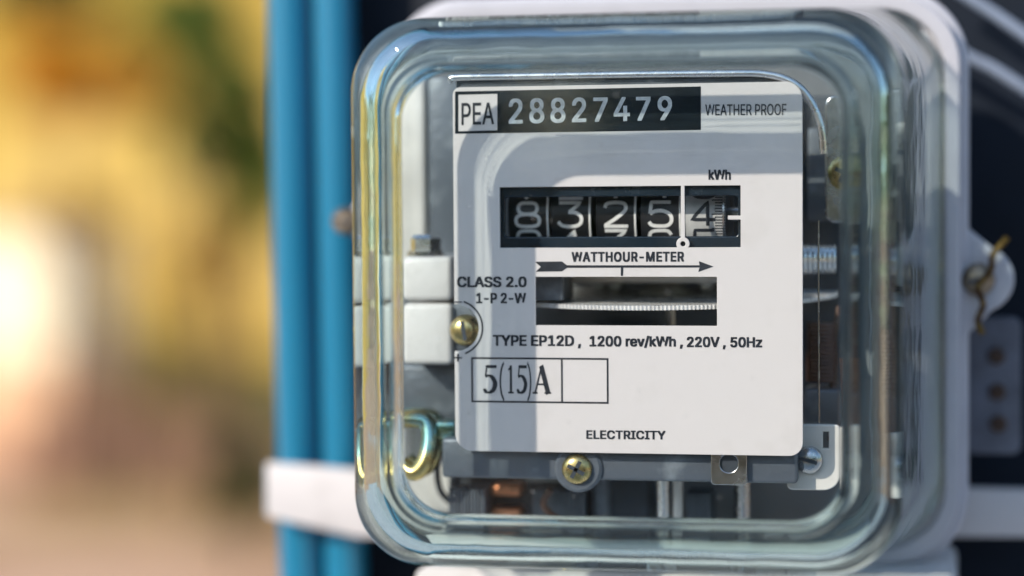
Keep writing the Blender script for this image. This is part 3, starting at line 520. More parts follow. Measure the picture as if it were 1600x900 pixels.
# ---- glass cover: one closed shell of thick pressed glass
def prof_outer():
    P = [(60.0, 72.0), (58, 71.6), (40, 69.8), (20, 67.9), (0, 65.9), (-16, 64.6), (-26, 63.7)]
    for k in range(1, 13):
        a = math.radians(90 * k / 12); P.append((-26 - 9 * math.sin(a), 54.7 + 9 * math.cos(a)))
    for k in range(1, 9):
        s = k / 8; sm = s * s * (3 - 2 * s); P.append((-35 - 1.3 * sm, 54.3 - 2.4 * s))
    return P
def prof_inner():
    P = [(60.0, 67.6), (40, 65.5), (20, 63.6), (0, 61.6), (-16, 60.3), (-25.0, 59.5)]
    for k in range(1, 11):
        a = math.radians(90 * k / 10); P.append((-25.0 - 6 * math.sin(a), 53.5 + 6 * math.cos(a)))
    for k in range(1, 9):
        s = k / 8; sm = s * s * (3 - 2 * s); P.append((-31.0 - 1.5 * sm, 52.6 - 2.4 * s))
    return P
def loft(bm, prof, flip, NC=18):
    rings = []
    for (y, hw) in prof:
        r = 21 - (72 - hw) * .45; r = max(r, 11.0)
        tq = max(0, min(1, (60 - y) / 95)); cx_, cz_ = CX - 1.2 * tq, CZ - .3 * tq      # the mould leans a little
        lp = rrect(cx_ - hw, cx_ + hw, cz_ - hw - .7 * tq, cz_ + hw + .7 * tq, r, NC)
        # straight sides need points of their own so the waviness of the glass can bend them
        rings.append([bm.verts.new((x, y, z)) for x, z in lp])
    for a, b in zip(rings, rings[1:]):
        n = len(a)
        for i in range(n):
            f = (a[i], a[(i + 1) % n], b[(i + 1) % n], b[i]); f = bm.faces.new(f if not flip else f[::-1])
            if min(v.co.y for v in f.verts) > -26.5: f.material_index = 2
    return rings
bm = bmesh.new()
ro = loft(bm, prof_outer(), False); ri = loft(bm, prof_inner(), True)
n = len(ro[0])
for i in range(n): bm.faces.new((ro[0][(i + 1) % n], ro[0][i], ri[0][i], ri[0][(i + 1) % n]))
fo = bm.faces.new(ro[-1]); fi = bm.faces.new(ri[-1][::-1])
bmesh.ops.recalc_face_normals(bm, faces=bm.faces[:])
fo.material_index = 1; fi.material_index = 1
glass = mk('glass_cover', bm, [M['glass'], M['pane'], M['side']], meter, smooth='all')
for p_ in glass.data.polygons:
    if p_.material_index == 1: p_.use_smooth = False

# ---- nameplate
Y0, Y1 = -0.5, 0.3
tl, tr, br, bl = xz(707, 137, -.5), xz(1253, 128, -.5), xz(1254, 713, -.5), xz(713, 703, -.5)
x0, x1 = (tl[0] + bl[0]) / 2, (tr[0] + br[0]) / 2; z1, z0 = (tl[1] + tr[1]) / 2, (bl[1] + br[1]) / 2
# outline with half-round notch on the left edge
nc = xz(712, 512, -.5); nr = 5.9
outl = rrect(x0, x1, z0, z1, (1.8, 4.0, 3.2, 4.2), 8)
k_ins = 2 * 9   # after the top-left corner the outline runs down the left edge
dx = nc[0] - x0; ang = math.acos(max(-1, min(1, -dx / nr)))
arc = [(nc[0] + nr * math.cos(a), nc[1] + nr * math.sin(a)) for a in [ang - 2 * ang * k / 24 for k in range(25)]]
outl = outl[:k_ins] + arc + outl[k_ins:]
def qrect(x0p, x1p, y0p, y1p): a = xz(x0p, y0p, -.5); b = xz(x1p, y1p, -.5); return [(a[0], b[1]), (b[0], b[1]), (b[0], a[1]), (a[0], a[1])]
W = qrect(780, 1158, 292, 387)
wx0, wx1, wz0, wz1 = W[0][0], W[1][0], W[0][1], W[2][1]
sx = xz(1067, 381, -.5); sw = 0.42; rr = 1.5
# left opening (with the ring biting into its lower right corner), right opening with a small tongue
def ringarc(a0, a1, n=12): return [(sx[0] + rr * math.cos(math.radians(a0 + (a1 - a0) * k / n)), sx[1] + rr * math.sin(math.radians(a0 + (a1 - a0) * k / n))) for k in range(n + 1)]
aB = -math.degrees(math.asin(min(1, (sx[1] - wz0) / rr)))
left = [(wx0, wz0)] + ringarc(180 - aB, 106) + [(sx[0] - sw * .8, wz1), (wx0, wz1)]
ty = xz(1150, 340, -.5)[1]; tx = xz(1138, 340, -.5)[0]
right = [(wx1, wz0), (wx1, ty - .38), (tx, ty - .38), (tx, ty + .38), (wx1, ty + .38), (wx1, wz1), (sx[0] + sw * .8, wz1)] + ringarc(74, aB)
D = qrect(836, 1121, 432, 510)
nameplate = sheet('nameplate', [outl, left, right, circle(sx[0], sx[1], .72, 20), D], Y0, Y1, M['plate'], meter, bevel=0.1)
YI = -0.56
def ink(name, loops, mt='ink', y=YI): return sheet(name, loops, y, y + .02, M[mt], nameplate)
# number label
L0, L1, L2, L3 = xz(711, 143, YI), xz(1095, 135, YI), xz(1095, 203, YI), xz(711, 209, YI)
i0, i1, i2, i3 = xz(716, 148, YI), xz(777, 146.5, YI), xz(777, 203.5, YI), xz(716, 205, YI)
ink('number_label', [[L0, L1, L2, L3], [i0, i1, i2, i3]], 'black_label')
text('label_lettering', 'PEA', [xz(721, 161, YI), xz(772, 160, YI), xz(772, 194, YI), xz(721, 195.5, YI)], YI, M['ink'], nameplate, .010)
text('label_lettering', '28827479', [xz(795, 154, YI), xz(1050, 150, YI), xz(1050, 188, YI), xz(795, 194, YI)], YI - .04, M['white_ink'], nameplate, .018, 1.16)
def T(s, x0, x1, ya, yb, yc=None, yd=None, bold=.034, sp=1.0): return text('lettering', s, pq(x0, x1, ya, yb, yc, yd, YI), YI, M['ink'], nameplate, bold, sp)
T('WEATHER PROOF', 1102, 1229, 163, 180.5, 162, 180, .012)
T('kWh', 1107, 1142, 265, 281, bold=.034)
T('WATTHOUR-METER', 893, 1069, 393.5, 409.5, 393, 409, .038, 1.08)
T('CLASS 2.0', 714, 823, 432, 449, 432, 449, .034)
T('1-P 2-W', 744, 822, 457.5, 474, bold=.034)
T('TYPE EP12D ,', 770, 908, 523, 544, 524, 544.5, .034)
T('1200 rev/kWh ,', 921, 1067, 524, 545, 525, 545, .034)
T('220V ,', 1073, 1134, 526, 546, bold=.034)
T('50Hz', 1141, 1191, 526.5, 543, bold=.034)
T('ELECTRICITY', 916, 1040, 672, 686, 673, 687, .032, 1.03)
T('+', 709, 722, 553, 565, bold=.01)
a = xz(709, 471, YI); b = xz(722, 473, YI); ink('lettering', [[(a[0], b[1]), (b[0], b[1]), (b[0], a[1]), (a[0], a[1])]])
# arc round the notch
def arcband(c, r, wdt, a0, a1, n=30):
    o_ = [(c[0] + (r + wdt / 2) * math.cos(math.radians(a0 + (a1 - a0) * k / n)), c[1] + (r + wdt / 2) * math.sin(math.radians(a0 + (a1 - a0) * k / n))) for k in range(n + 1)]
    i_ = [(c[0] + (r - wdt / 2) * math.cos(math.radians(a0 + (a1 - a0) * k / n)), c[1] + (r - wdt / 2) * math.sin(math.radians(a0 + (a1 - a0) * k / n))) for k in range(n + 1)]
    return o_ + i_[::-1]
ink('arrow_mark', [arcband(nc, nr + .85, .42, -70, 72)])
# rating box
a = xz(736, 558, YI); b = xz(951, 631, YI); mx = xz(878, 600, YI)[0]; wd = .22
ink('rating_box', [[(a[0], b[1]), (b[0], b[1]), (b[0], a[1]), (a[0], a[1])], [(a[0] + wd * 2, b[1] + wd * 2), (mx - wd, b[1] + wd * 2), (mx - wd, a[1] - wd * 2), (a[0] + wd * 2, a[1] - wd * 2)],
    [(mx + wd, b[1] + wd * 2), (b[0] - wd * 2, b[1] + wd * 2), (b[0] - wd * 2, a[1] - wd * 2), (mx + wd, a[1] - wd * 2)]])
# rotation arrow
def PX(pts, Y=YI): return [xz(x, y, Y) for x, y in pts]
ink('arrow_mark', [PX([(836, 409), (878, 408.5), (886, 414.5), (1093, 414.5), (1092, 408), (1115, 416.5), (1091, 425), (1093, 418), (974, 418.2), (973.5, 431), (970, 431), (970, 418.2), (886, 418.5), (878, 424), (837, 424.5), (845, 417)])])

# ---- stroke glyphs (serif rating, register numerals)
def ribbon(bm, pts, wf, fmap, dens=None):
    """pts 2D polyline; wf(i, dir) -> width; fmap(u, v) -> 3D"""
    P = [Vector((p[0], p[1])) for p in pts]; L = []; R = []
    for i, p in enumerate(P):
        d = (P[min(i + 1, len(P) - 1)] - P[max(i - 1, 0)]).normalized(); nrm = Vector((-d.y, d.x)); h = wf(i / (len(P) - 1), d) / 2
        L.append(bm.verts.new(fmap(*(p + nrm * h)))); R.append(bm.verts.new(fmap(*(p - nrm * h))))
    for i in range(len(P) - 1): bm.faces.new((L[i], L[i + 1], R[i + 1], R[i]))
def sp2(pts, n=8): return [(v.x, v.y) for v in spline([(x, y, 0) for x, y in pts], n)]
def seg2(pts, n=6):
    out = []
    for (a, b) in zip(pts, pts[1:]):
        out += [(a[0] + (b[0] - a[0]) * k / n, a[1] + (b[1] - a[1]) * k / n) for k in range(n)]
    return out + [pts[-1]]
SER = {
 '5': [(sp2([(.30, .97), (.36, .955), (.86, .955)], 5), .085, .10), (seg2([(.32, .98), (.235, .60)]), .05, .07),
       (sp2([(.235, .60), (.42, .63), (.62, .56), (.77, .36), (.68, .14), (.45, .034), (.20, .06)], 7), .05, .20), (sp2([(.13, .07), (.2, .10), (.27, .05)], 4), .12, .12)],
 '(': [(sp2([(.80, 1.10), (.50, .85), (.36, .42), (.50, .0), (.80, -.25)], 8), .03, .15)],
 ')': [(sp2([(.20, 1.10), (.50, .85), (.64, .42), (.50, .0), (.20, -.25)], 8), .03, .15)],
 '1': [(seg2([(.52, .0), (.52, 1.0)]), .17, .17), (seg2([(.26, .83), (.56, .97)]), .06, .06), (seg2([(.24, .034), (.80, .034)]), .045, .045)],
 'A': [(seg2([(.13, .0), (.50, 1.0)]), .06, .07), (seg2([(.47, 1.0), (.85, .0)]), .15, .19), (seg2([(.24, .34), (.70, .34)]), .05, .05), (seg2([(.0, .034), (.28, .034)]), .045, .045), (seg2([(.64, .034), (1.0, .034)]), .045, .045)],
}
bm = bmesh.new(); zt_ = 0
for ch, xa, xb in (('5', 752, 780), ('(', 777, 790), ('1', 790, 806), ('5', 805, 826), (')', 822, 833), ('A', 832, 861)):
    for st, thin, thick in SER[ch]:
        zt_ += 1
        def fm(u, v, xa=xa, xb=xb, k=zt_):
            A = xz(xa + (xb - xa) * u, 0, YI)[0]; Z = xz(806, 615 - 44 * v, YI)[1]; X = xz(xa + (xb - xa) * u, 600, YI)[0]
            return (X, YI - .004 * k / 4, Z)
        asp = 44.0 / (xb - xa)
        sc_ = .62 if ch == 'A' else .8
        ribbon(bm, st, lambda s, d, a=thin, b=thick, A=asp: (a + (b - a) * abs(d.y) / max(1e-6, math.hypot(d.x, d.y))) * 1.28, fm)
bmesh.ops.recalc_face_normals(bm, faces=bm.faces[:])
mk('rating_lettering', bm, M['ink'], nameplate, smooth=False)

# ---- frame rail round the top of the plate
rail = [at(708, 126, .5), at(712, 121, .5), at(800, 119.5, .5), at(950, 117, .5), at(1120, 115, .5), at(1195, 116, .5), at(1240, 130, 0.5), at(1268, 160, .8), at(1283, 200, 1), at(1287, 240, 1.5)]
bm = bmesh.new(); tube(bm, spline(rail, 6), .95, 14); mk('frame_rail', bm, M['aluminium'], meter)
a = at(712, 128, 1.5); b = at(1190, 116, 1.5)
box('upper_frame', a.x, b.x + 6, 1.5, 8, at(800, 137, 1.5).z, at(800, 124, 1.5).z, M['iron'], meter, bev=.5)

# ---- register
RY = 7.5; RR = 11.2
ax = RY + RR
zc = at(900, 336, RY).z
reg_l = at(776, 340, 1).x; reg_r = at(1164, 340, 1).x
bx0, bx1 = at(795, 340, 1.5).x, at(1146, 340, 1.5).x
bz0, bz1 = at(900, 372, 1.5).z, at(900, 313, 1.5).z
register = sheet('register_bezel', [[(wx0 - 1.5, wz0 - 1.5), (wx1 + 1.5, wz0 - 1.5), (wx1 + 1.5, wz1 + 1.5), (wx0 - 1.5, wz1 + 1.5)], rrect(bx0 - 1.2, bx1 + 1.5, bz0, bz1 + 1.2, 1.2, 5)], 0.9, 2.2, M['black_plastic'], meter, bevel=.35)
# sloping sill below the drums
bm = bmesh.new()
prof = [(2.2, bz0 - .1), (4.5, bz0 - .2), (9.5, bz0 - .7), (9.5, bz0 - 2), (2.2, bz0 - 2)]
A = [bm.verts.new((bx0 - 1.4, y, z)) for y, z in prof]; B = [bm.verts.new((bx1 + 1.6, y, z)) for y, z in prof]
bm.faces.new(A); bm.faces.new(B[::-1])
for i in range(5): bm.faces.new((A[i], A[(i + 1) % 5], B[(i + 1) % 5], B[i]))
bmesh.ops.recalc_face_normals(bm, faces=bm.faces[:]); mk('register_sill', bm, M['black_plastic'], meter, smooth=False)
box('register_housing', wx0 - 1, wx1 + 1, 31, 32, wz0 - 1, wz1 + 1, M['black_plastic'], meter)
NUM = {
 '8': [sp2([(.5, 1), (.75, .98), (.86, .86), (.86, .68), (.75, .56), (.5, .53), (.25, .56), (.14, .68), (.14, .86), (.25, .98), (.5, 1)], 5),
       sp2([(.5, .53), (.80, .49), (.95, .36), (.95, .15), (.82, .034), (.5, 0), (.18, .034), (.05, .15), (.05, .36), (.20, .49), (.5, .53)], 5)],
 '3': [seg2([(.06, 1), (.92, 1), (.48, .60)], 5), sp2([(.44, .60), (.72, .58), (.94, .42), (.94, .18), (.78, .034), (.5, 0), (.2, .034), (.03, .20)], 5)],
 '2': [sp2([(.08, .78), (.16, .95), (.5, 1.0), (.84, .95), (.92, .76), (.82, .58), (.5, .32), (.08, .034)], 6), seg2([(.04, 0), (1.0, 0)], 6)],
 '5': [seg2([(.92, 1), (.14, 1), (.10, .52)], 6), sp2([(.10, .52), (.3, .62), (.62, .63), (.90, .48), (.95, .22), (.80, .034), (.5, 0), (.18, .034), (.05, .18)], 5)],
 '4': [seg2([(.66, 0), (.66, 1), (.02, .26), (.98, .26)], 6)],
 '9': [sp2([(.5, 1), (.78, .98), (.92, .84), (.92, .62), (.78, .48), (.5, .45), (.22, .48), (.08, .62), (.08, .84), (.22, .98), (.5, 1)], 5), sp2([(.92, .7), (.9, .3), (.7, .05), (.2, 0)], 5)],
 '6': [sp2([(.5, 1), (.80, .97), (.92, .80)], 5), sp2([(.5, 1), (.2, .97), (.06, .80), (.05, .3), (.2, .03), (.5, 0), (.8, .03), (.95, .2), (.93, .42), (.75, .55), (.3, .55), (.06, .4)], 5)],
 '7': [seg2([(.06, 1), (.94, 1), (.4, 0)], 6)], '0': [sp2([(.5, 1), (.9, .9), (.95, .5), (.9, .1), (.5, 0), (.1, .1), (.05, .5), (.1, .9), (.5, 1)], 5)], '1': [seg2([(.5, 0), (.5, 1)], 6)],
}
DP = math.radians(36)
def drum(i, cx_px, ch, nxt, prev, silver):
    l = at(cx_px - 29, 340, RY).x; r = at(cx_px + 31, 340, RY).x
    bm = bmesh.new(); lathe(bm, [(0, l), (RR, l), (RR, r), (0, r)], (0, ax, zc), 'x', 96)
    d = mk('number_drum', bm, M['drum'], meter)
    bm = bmesh.new(); lathe(bm, [(RR - .5, r - .02), (RR + .28, r - .02), (RR + .28, r + .42), (RR - .5, r + .42)], (0, ax, zc), 'x', 96)
    mk('drum_rim', bm, M['digit'] if not silver else M['steel'], d)
    dl = at(cx_px - 18, 340, RY).x; dr = at(cx_px + 21, 340, RY).x; H = 5.9
    bm = bmesh.new()
    for c_, off in ((prev, 1), (ch, 0), (nxt, -1)):
        for si, st in enumerate(NUM[c_]):
            def fm(u, v, off=off, si=si):
                a = off * DP + (v - .5) * H / RR + math.radians(.6); R = RR + .05 + .02 * si
                return (dl + (dr - dl) * u, ax - R * math.cos(a), zc + R * math.sin(a))
            Wd = dr - dl
            # width measured in the glyph's unit square, corrected for its aspect
            P = [Vector(p_) for p_ in st]; Lh = []; Rh = []
            for k, p_ in enumerate(P):
                dd = P[min(k + 1, len(P) - 1)] - P[max(k - 1, 0)]; dd = Vector((dd.x * Wd, dd.y * H)).normalized(); nn = Vector((-dd.y / Wd, dd.x / H)) * (.44)
                if k in (0, len(P) - 1) : pass
                Lh.append(bm.verts.new(fm(*(p_ + nn)))); Rh.append(bm.verts.new(fm(*(p_ - nn))))
            for k in range(len(P) - 1): bm.faces.new((Lh[k], Lh[k + 1], Rh[k + 1], Rh[k]))
    if silver:     # bright band carrying dark numerals, graduated edge
        band = bmesh.new(); lathe(band, [(RR - .3, l + .3), (RR + .03, l + .3), (RR + .03, at(1133, 340, RY).x), (RR - .3, at(1133, 340, RY).x)], (0, ax, zc), 'x', 96)
        mk('drum_band', band, M['drum_silver'], d)
        for k in range(-16, 17):
            a = k * DP / 10; t0 = at(1117 if k % 5 else 1112, 340, RY).x; t1 = at(1133, 340, RY).x; w_ = .16 / RR
            R = RR + .06
            bm.faces.new([bm.verts.new((x, ax - R * math.cos(q), zc + R * math.sin(q))) for x, q in ((t0, a - w_), (t1, a - w_), (t1, a + w_), (t0, a + w_))])
        mk('drum_numerals', bm, M['ink'], d, smooth=False)
    else: mk('drum_numerals', bm, M['digit'], d, smooth=False)
for i, (cxp, ch, nx, pv) in enumerate(((823, '8', '9', '7'), (889, '3', '4', '2'), (960, '2', '3', '1'), (1030, '5', '6', '4'), (1098, '4', '5', '3'))):
    drum(i, cxp, ch, nx, pv, i == 4)
bm = bmesh.new(); tube(bm, [(reg_l, ax, zc), (reg_r + 1, ax, zc)], 1.6, 16); mk('drum_axle', bm, M['steel'], meter)

# ---- rotor disc, spindle
dz = at(980, 481, 2).z; dcx = at(1037, 470, 56).x; DR = 47; dcy = 56 - 5
bm = bmesh.new(); NT = 300
top = []; bot = []
for k in range(NT * 2):
    a = 2 * PI * k / (NT * 2); R = DR + (.32 if k % 2 else -.1)
    top.append(bm.verts.new((dcx + R * math.cos(a), dcy - 3 + R * math.sin(a) * 1.0, dz + .55))); bot.append(bm.verts.new((dcx + (R - .1) * math.cos(a), dcy - 3 + (R - .1) * math.sin(a), dz - .55)))
for v in bm.verts: v.co.z += (v.co.y - 1) * .042
n = NT * 2
bm.faces.new(top); bm.faces.new(bot[::-1])
for k in range(n): bm.faces.new((top[k], bot[k], bot[(k + 1) % n], top[(k + 1) % n]))
bmesh.ops.recalc_face_normals(bm, faces=bm.faces[:])
for v in bm.verts:
    if v.co.y > 59: v.co.y = 59
rotor = mk('rotor_disc', bm, M['disc'], meter, smooth=False)
ry = 34; rx = at(1037, 450, ry).x
bm = bmesh.new(); lathe(bm, [(0, 26), (1.9, 26), (1.9, 4.6), (3.0, 4.2), (6.6, 1.4), (6.6, 1.0), (0, .9)], (rx, ry, dz + 1.2), 'z', 32); mk('spindle', bm, M['white_plastic'], rotor)
bm = bmesh.new(); lathe(bm, [(0, -1), (1.2, -1), (1.2, -40), (0, -40)], (at(1048, 500, ry).x, ry, dz), 'z', 20); mk('spindle', bm, M['steel'], rotor)
# pieces seen in the disc window
a = at(832, 428, 6); b = at(880, 478, 6); box('brake_magnet_pole', a.x - 4, b.x, 6, 22, at(860, 470, 6).z, at(860, 426, 6).z + 3, M['iron'], meter, bev=.6)
a = at(878, 428, 40); b = at(1140, 440, 40); box('upper_yoke', a.x, b.x + 8, 20, 48, b.z + .2, a.z + 8, M['cream_metal'], meter, bev=.8)
box('yoke_shade', a.x, b.x + 8, 49, 52, at(900, 456, 49).z, at(900, 436, 49).z, M['black_plastic'], meter, bev=.3)  # shade below the yoke put in as a solid dark strip
for px in (935, 962, 1105):
    p = at(px, 444, 38); bm = bmesh.new(); lathe(bm, [(0, -2), (1.5, -1.8), (2, 0), (2, 3)], (p.x, 38, p.z), seg=20); mk('yoke_screw', bm, M['aluminium'], meter)
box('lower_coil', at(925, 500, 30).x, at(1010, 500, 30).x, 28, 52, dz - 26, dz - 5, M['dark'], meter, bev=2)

# ---- brake magnet block at the left
a = at(629, 402, 10); b = at(703, 470, 10)
gapz = at(655, 472, 8).z
mx0, mx1 = a.x + .2, b.x + 1
box('magnet_block', mx0, mx1, 8, 38, gapz + .35, at(655, 401, 8).z, M['magnet'], meter, bev=1.5)
box('magnet_block', mx0, mx1, 8, 38, at(655, 570, 8).z, gapz - .35, M['magnet'], meter, bev=1.5)
# hex bolt on top
bc = at(668, 400, 16); bm = bmesh.new()
lathe(bm, [(0, 5.6), (2.9, 5.6), (3.9, 4.7), (3.9, 1.2), (0, 1.2)], (bc.x, 14, at(655, 401, 8).z - .2), 'z', 6); mk('hex_bolt', bm, M['aluminium'], meter, smooth=False)
bm = bmesh.new(); lathe(bm, [(0, 1.3), (4.6, 1.3), (4.6, .1), (0, .1)], (bc.x, 14, at(655, 401, 8).z), 'z', 32); mk('washer', bm, M['steel'], meter)
# columns above and below
a = at(618, 130, 34); b = at(665, 400, 34); box('frame_column', a.x, b.x, 34, 46, at(640, 400, 34).z - 2, at(640, 120, 34).z, M['cream_metal'], meter, bev=.8)
a = at(668, 130, 30); b = at(706, 400, 30); box('frame_column', a.x, b.x + 6, 30, 42, at(640, 400, 30).z - 2, at(640, 120, 30).z, M['iron'], meter, bev=.8)
a = at(624, 570, 20); b = at(708, 660, 20); box('magnet_stem', a.x, b.x + 3, 20, 34, at(640, 665, 20).z, at(640, 569, 20).z, M['iron'], meter, bev=1.2)
# screw in the notch
p = at(727, 516, 6); screw('adjusting_screw', (p.x, 7, p.z), 3.9, 3.2, M['brass'], meter, 'one', ang=80)
p2 = at(735, 512, 9); box('magnet_foot', p2.x - 10, p2.x + 8, 10, 16, p2.z - 7, p2.z + 6, M['iron'], meter, bev=.8)
# zinc plated clip at the lower left
cp = [at(604, 668, 8), at(612, 657, 8), at(650, 655, 9), at(668, 662, 9), at(672, 690, 8), at(664, 722, 7), at(648, 738, 7), at(628, 726, 8)]
t_ = None
for k, (dxy, w_) in enumerate(((0, 1), (7, 1))):
    bm = bmesh.new(); tube(bm, [p + Vector((0, dxy, 0)) for p in spline(cp, 6)], 2.2, 12)
    for v in bm.verts: v.co.y = 10 + (v.co.y - 10) * 1.1
    mk('zinc_clip', bm, M['zinc'], meter)
a = at(664, 652, 7); b = at(712, 700, 7); box('zinc_bracket', a.x, b.x, 9, 16, b.z + 2, a.z - 1, M['zinc'], meter, bev=1.2)

# ---- lower frame bar and fittings
a = at(690, 703, 3); b = at(1246, 764, 3)
fz1, fz0 = at(900, 700, 3).z + 2, at(900, 750, 3).z
box('lower_frame', a.x, b.x, 3, 9, fz0, fz1, M['iron'], meter, bev=.9)
a = at(866, 745, 2); b = at(940, 765, 2)
sc_ = at(901, 733, 1)
bm = bmesh.new(); lathe(bm, [(0, -.6), (5.2, -.6), (5.9, 0), (5.9, 2.5), (0, 2.5)], (sc_.x + .2, 2.4, sc_.z), seg=40); mk('screw_boss', bm, M['iron'], meter)
screw('brass_screw', (sc_.x, 1.8, sc_.z), 3.7, 2.2, M['brass'], meter, 'cross', ang=28)
for ya, yb in ((757, 776), (794, 813)): a = at(766, ya, 22); b = at(814, yb, 22); box('copper_terminal_and_reflection', a.x, b.x, 22, 30, b.z, a.z, M['copper'], meter, bev=.9)  # lower block stands for the refracted reflection of the upper one
box('lower_core', at(700, 760, 28).x, at(1015, 760, 28).x, 28, 50, at(900, 830, 28).z, at(900, 700, 28).z, M['dark'], meter, bev=1)
for (pa, pb, mt, Y) in ((918, 952, 'iron', 24), (1024, 1046, 'aluminium', 22), (1050, 1066, 'cream_metal', 22), (1146, 1172, 'steel', 30), (1188, 1226, 'aluminium', 14)):
    a = at(pa, 760, Y); b = at(pb, 760, Y); r_ = (b.x - a.x) / 2
    bm = bmesh.new(); zt2 = at(900, 700, Y).z; zb2 = at(900, 748 if pa == 1188 else 808, Y).z
    lathe(bm, [(0, zt2), (r_, zt2), (r_, zb2 + .4), (r_ - .4, zb2), (0, zb2)], ((a.x + b.x) / 2, Y + r_, 0), 'z', 32); mk('terminal_post', bm, M[mt], meter)
a = at(1112, 700, 1.5); b = at(1166, 757, 1.5)
hc = xz(1139, 724, 1.5)
link('drilled_tab', sheet_mesh([rrect(a.x, b.x, b.z, a.z, .8), circle(hc[0], hc[1], 2.4)], 1.2, 2.9, .2), M['steel'], meter, True)
bm = bmesh.new(); lathe(bm, [(0, 0), (2.3, 0), (2.3, 2), (0, 2)], (hc[0], 2.0, hc[1]), seg=24); mk('tab_screw', bm, M['dark'], meter)
# right hand cream bracket with screw, slot
a = at(1232, 664, 10); b = at(1312, 764, 10)
sl0, sl1 = at(1284, 672, 10), at(1297, 702, 10)
link('side_bracket', sheet_mesh([rrect(a.x, b.x, b.z, a.z, (1, 1, 4, 1)), [(sl0.x, sl1.z), (sl1.x, sl1.z), (sl1.x, sl0.z), (sl0.x, sl0.z)]], 9, 11, .3), M['cream_metal'], meter, True)
a = at(1312, 666, 11); bm = bmesh.new(); abox(bm, a.x + .1, a.x + 1.6, 9, 32, at(1312, 768, 11).z, a.z, .4); mk('bracket_flange', bm, M['cream_metal'], meter)
p = at(1264, 719, 8); screw('bracket_screw', (p.x, 8.8, p.z), 3.4, 2.4, M['steel'], meter, 'one', ang=15)
# copper wire down the right side
bm = bmesh.new(); tube(bm, spline([at(1318, 560, 20), at(1322, 630, 18), at(1327, 680, 16), at(1324, 705, 14), at(1316, 716, 12), at(1319, 735, 14)], 6), .9, 10); mk('copper_wire', bm, M['copper'], meter)
# right side: upper frame plate with brass screw, gear, column
a = at(1292, 190, 22); b = at(1336, 345, 22)
link('side_frame', sheet_mesh([rrect(a.x, b.x + 1, b.z, a.z + 6, (2, 5, 2, 2))], 22, 25, .5), M['steel'], meter, True)
p = at(1320, 270, 20); screw('side_screw', (p.x, 21.9, p.z), 4.2, 2.0, M['brass'], meter, 'cross')
bm = bmesh.new(); x_a, x_b = at(1245, 402, 26).x, at(1306, 402, 26).x
pr_ = [(0, x_a), (3.5, x_a)] + [(3.5 + (.35 if k % 2 else 0), x_a + (x_b - x_a) * k / 16) for k in range(1, 16)] + [(3.5, x_b), (0, x_b)]
lathe(bm, pr_, (0, 30, at(1280, 405, 26).z), 'x', 32); mk('worm_gear', bm, M['aluminium'], meter)
a = at(1262, 150, 44); b = at(1345, 660, 44); box('rear_column', a.x - 3, b.x, 44, 54, b.z, a.z, M['dark'], meter, bev=1)
bm = bmesh.new(); tube(bm, [at(1279, 345, 12), at(1279, 470, 12), at(1280, 665, 12)], .22, 8); mk('guide_wire', bm, M['steel'], meter)
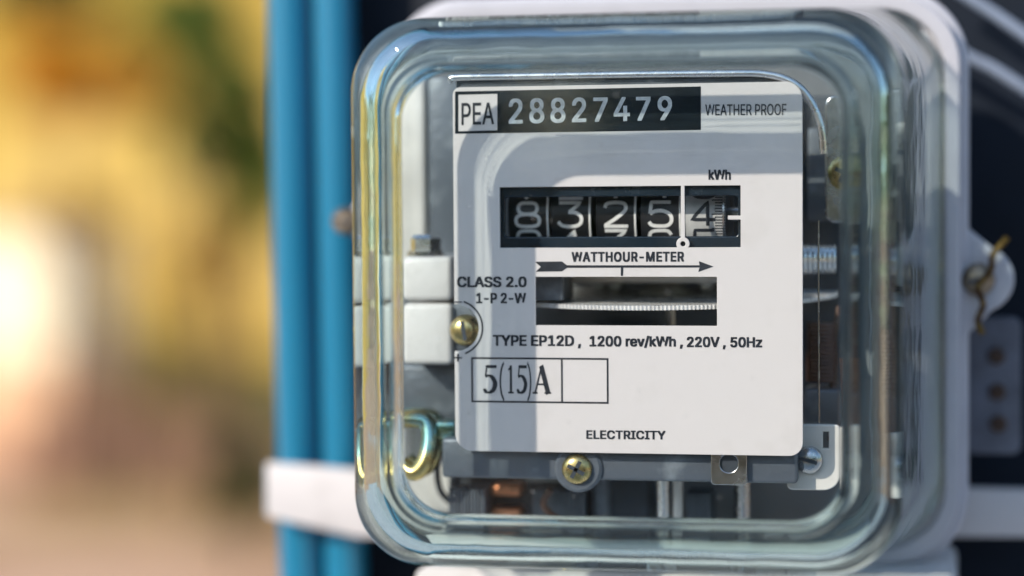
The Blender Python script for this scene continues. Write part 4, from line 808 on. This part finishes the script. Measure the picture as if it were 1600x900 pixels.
# laminated cores, coils and leads that fill the case
for (pa, pb, Y, ya, yb, n_) in ((700, 758, 16, 766, 840, 11), (832, 914, 20, 768, 840, 14), (1072, 1110, 24, 766, 840, 8)):
    core = None
    x_0, x_1 = at(pa, 780, Y).x, at(pb, 780, Y).x; z_1, z_0 = at(900, ya, Y).z, at(900, yb, Y).z
    core = box('laminated_core', x_0, x_1, Y + .6, Y + 14, z_0, z_1 - .5, M['dark'], meter, bev=.2)
    for k in range(n_):
        xx = x_0 + (x_1 - x_0) * (k + .5) / n_; h_ = (x_1 - x_0) / n_ * .36
        box('lamination', xx - h_, xx + h_, Y - .2 * (k % 3), Y + 13, z_0 + .1, z_1 - .3 * (k % 2), M['iron'], core, bev=.12)
def coil(px0, px1, py0, py1, Y, mt, n_):
    a = at(px0, py0, Y); b = at(px1, py1, Y); r_ = (b.x - a.x) / 2; pr = [(0, b.z)]
    for k in range(n_ * 4 + 1):
        pr.append((r_ - .28 * (1 - abs(math.sin(PI * k / 4))), b.z + (a.z - b.z) * k / (n_ * 4)))
    pr.append((0, a.z)); bm = bmesh.new(); lathe(bm, pr, ((a.x + b.x) / 2, Y + r_, 0), 'z', 32); mk('coil', bm, M[mt], meter)
coil(1258, 1308, 505, 598, 24, 'coil', 15)
a = at(1256, 608, 22); b = at(1314, 664, 22); box('coil_cheek', a.x, b.x, 22, 36, b.z, a.z, M['iron'], meter, bev=.8)
a = at(612, 742, 22); b = at(700, 812, 24); link('corner_bracket', sheet_mesh([rrect(a.x, b.x, b.z, a.z, (1, 1, 1, 8))], 41, 43, .3), M['cream_metal'], meter, True)
for pts_, mt_ in (([(1298, 690, 24), (1304, 640, 26), (1300, 560, 30), (1312, 480, 34)], 'coil'), ([(700, 690, 20), (684, 720, 22), (690, 770, 26), (730, 800, 30)], 'black_plastic'), ([(860, 765, 14), (850, 790, 15), (880, 815, 18), (930, 820, 22)], 'coil')):
    bm = bmesh.new(); tube(bm, spline([at(*q) for q in pts_], 6), .9, 10); mk('lead_wire', bm, M[mt_], meter)
a = at(1262, 200, 34); b = at(1300, 345, 34); box('adjuster_plate', a.x, b.x, 34, 37, b.z, a.z, M['iron'], meter, bev=.6)
# rear frame behind the nameplate
box('rear_frame', at(1180, 300, 36).x, at(1250, 300, 36).x, 40, 43, at(900, 420, 36).z, at(900, 150, 36).z, M['iron'], meter, bev=1)
box('rear_frame', at(720, 300, 50).x, at(1250, 300, 50).x, 50, 54, at(900, 222, 50).z, at(900, 205, 50).z, M['cream_metal'], meter, bev=.6)

# sunlight is refracted through the glass cover (Cycles' own caustic connection between lamp and receivers)
sd.cycles.is_caustics_light = True; glass.cycles.is_caustics_caster = True
for o in bpy.data.objects:
    if o.type == 'MESH' and o is not glass and (o.parent is meter or o.parent in (rotor, nameplate)): o.cycles.is_caustics_receiver = True

for o in bpy.data.objects:
    if '_org' in o: del o['_org']
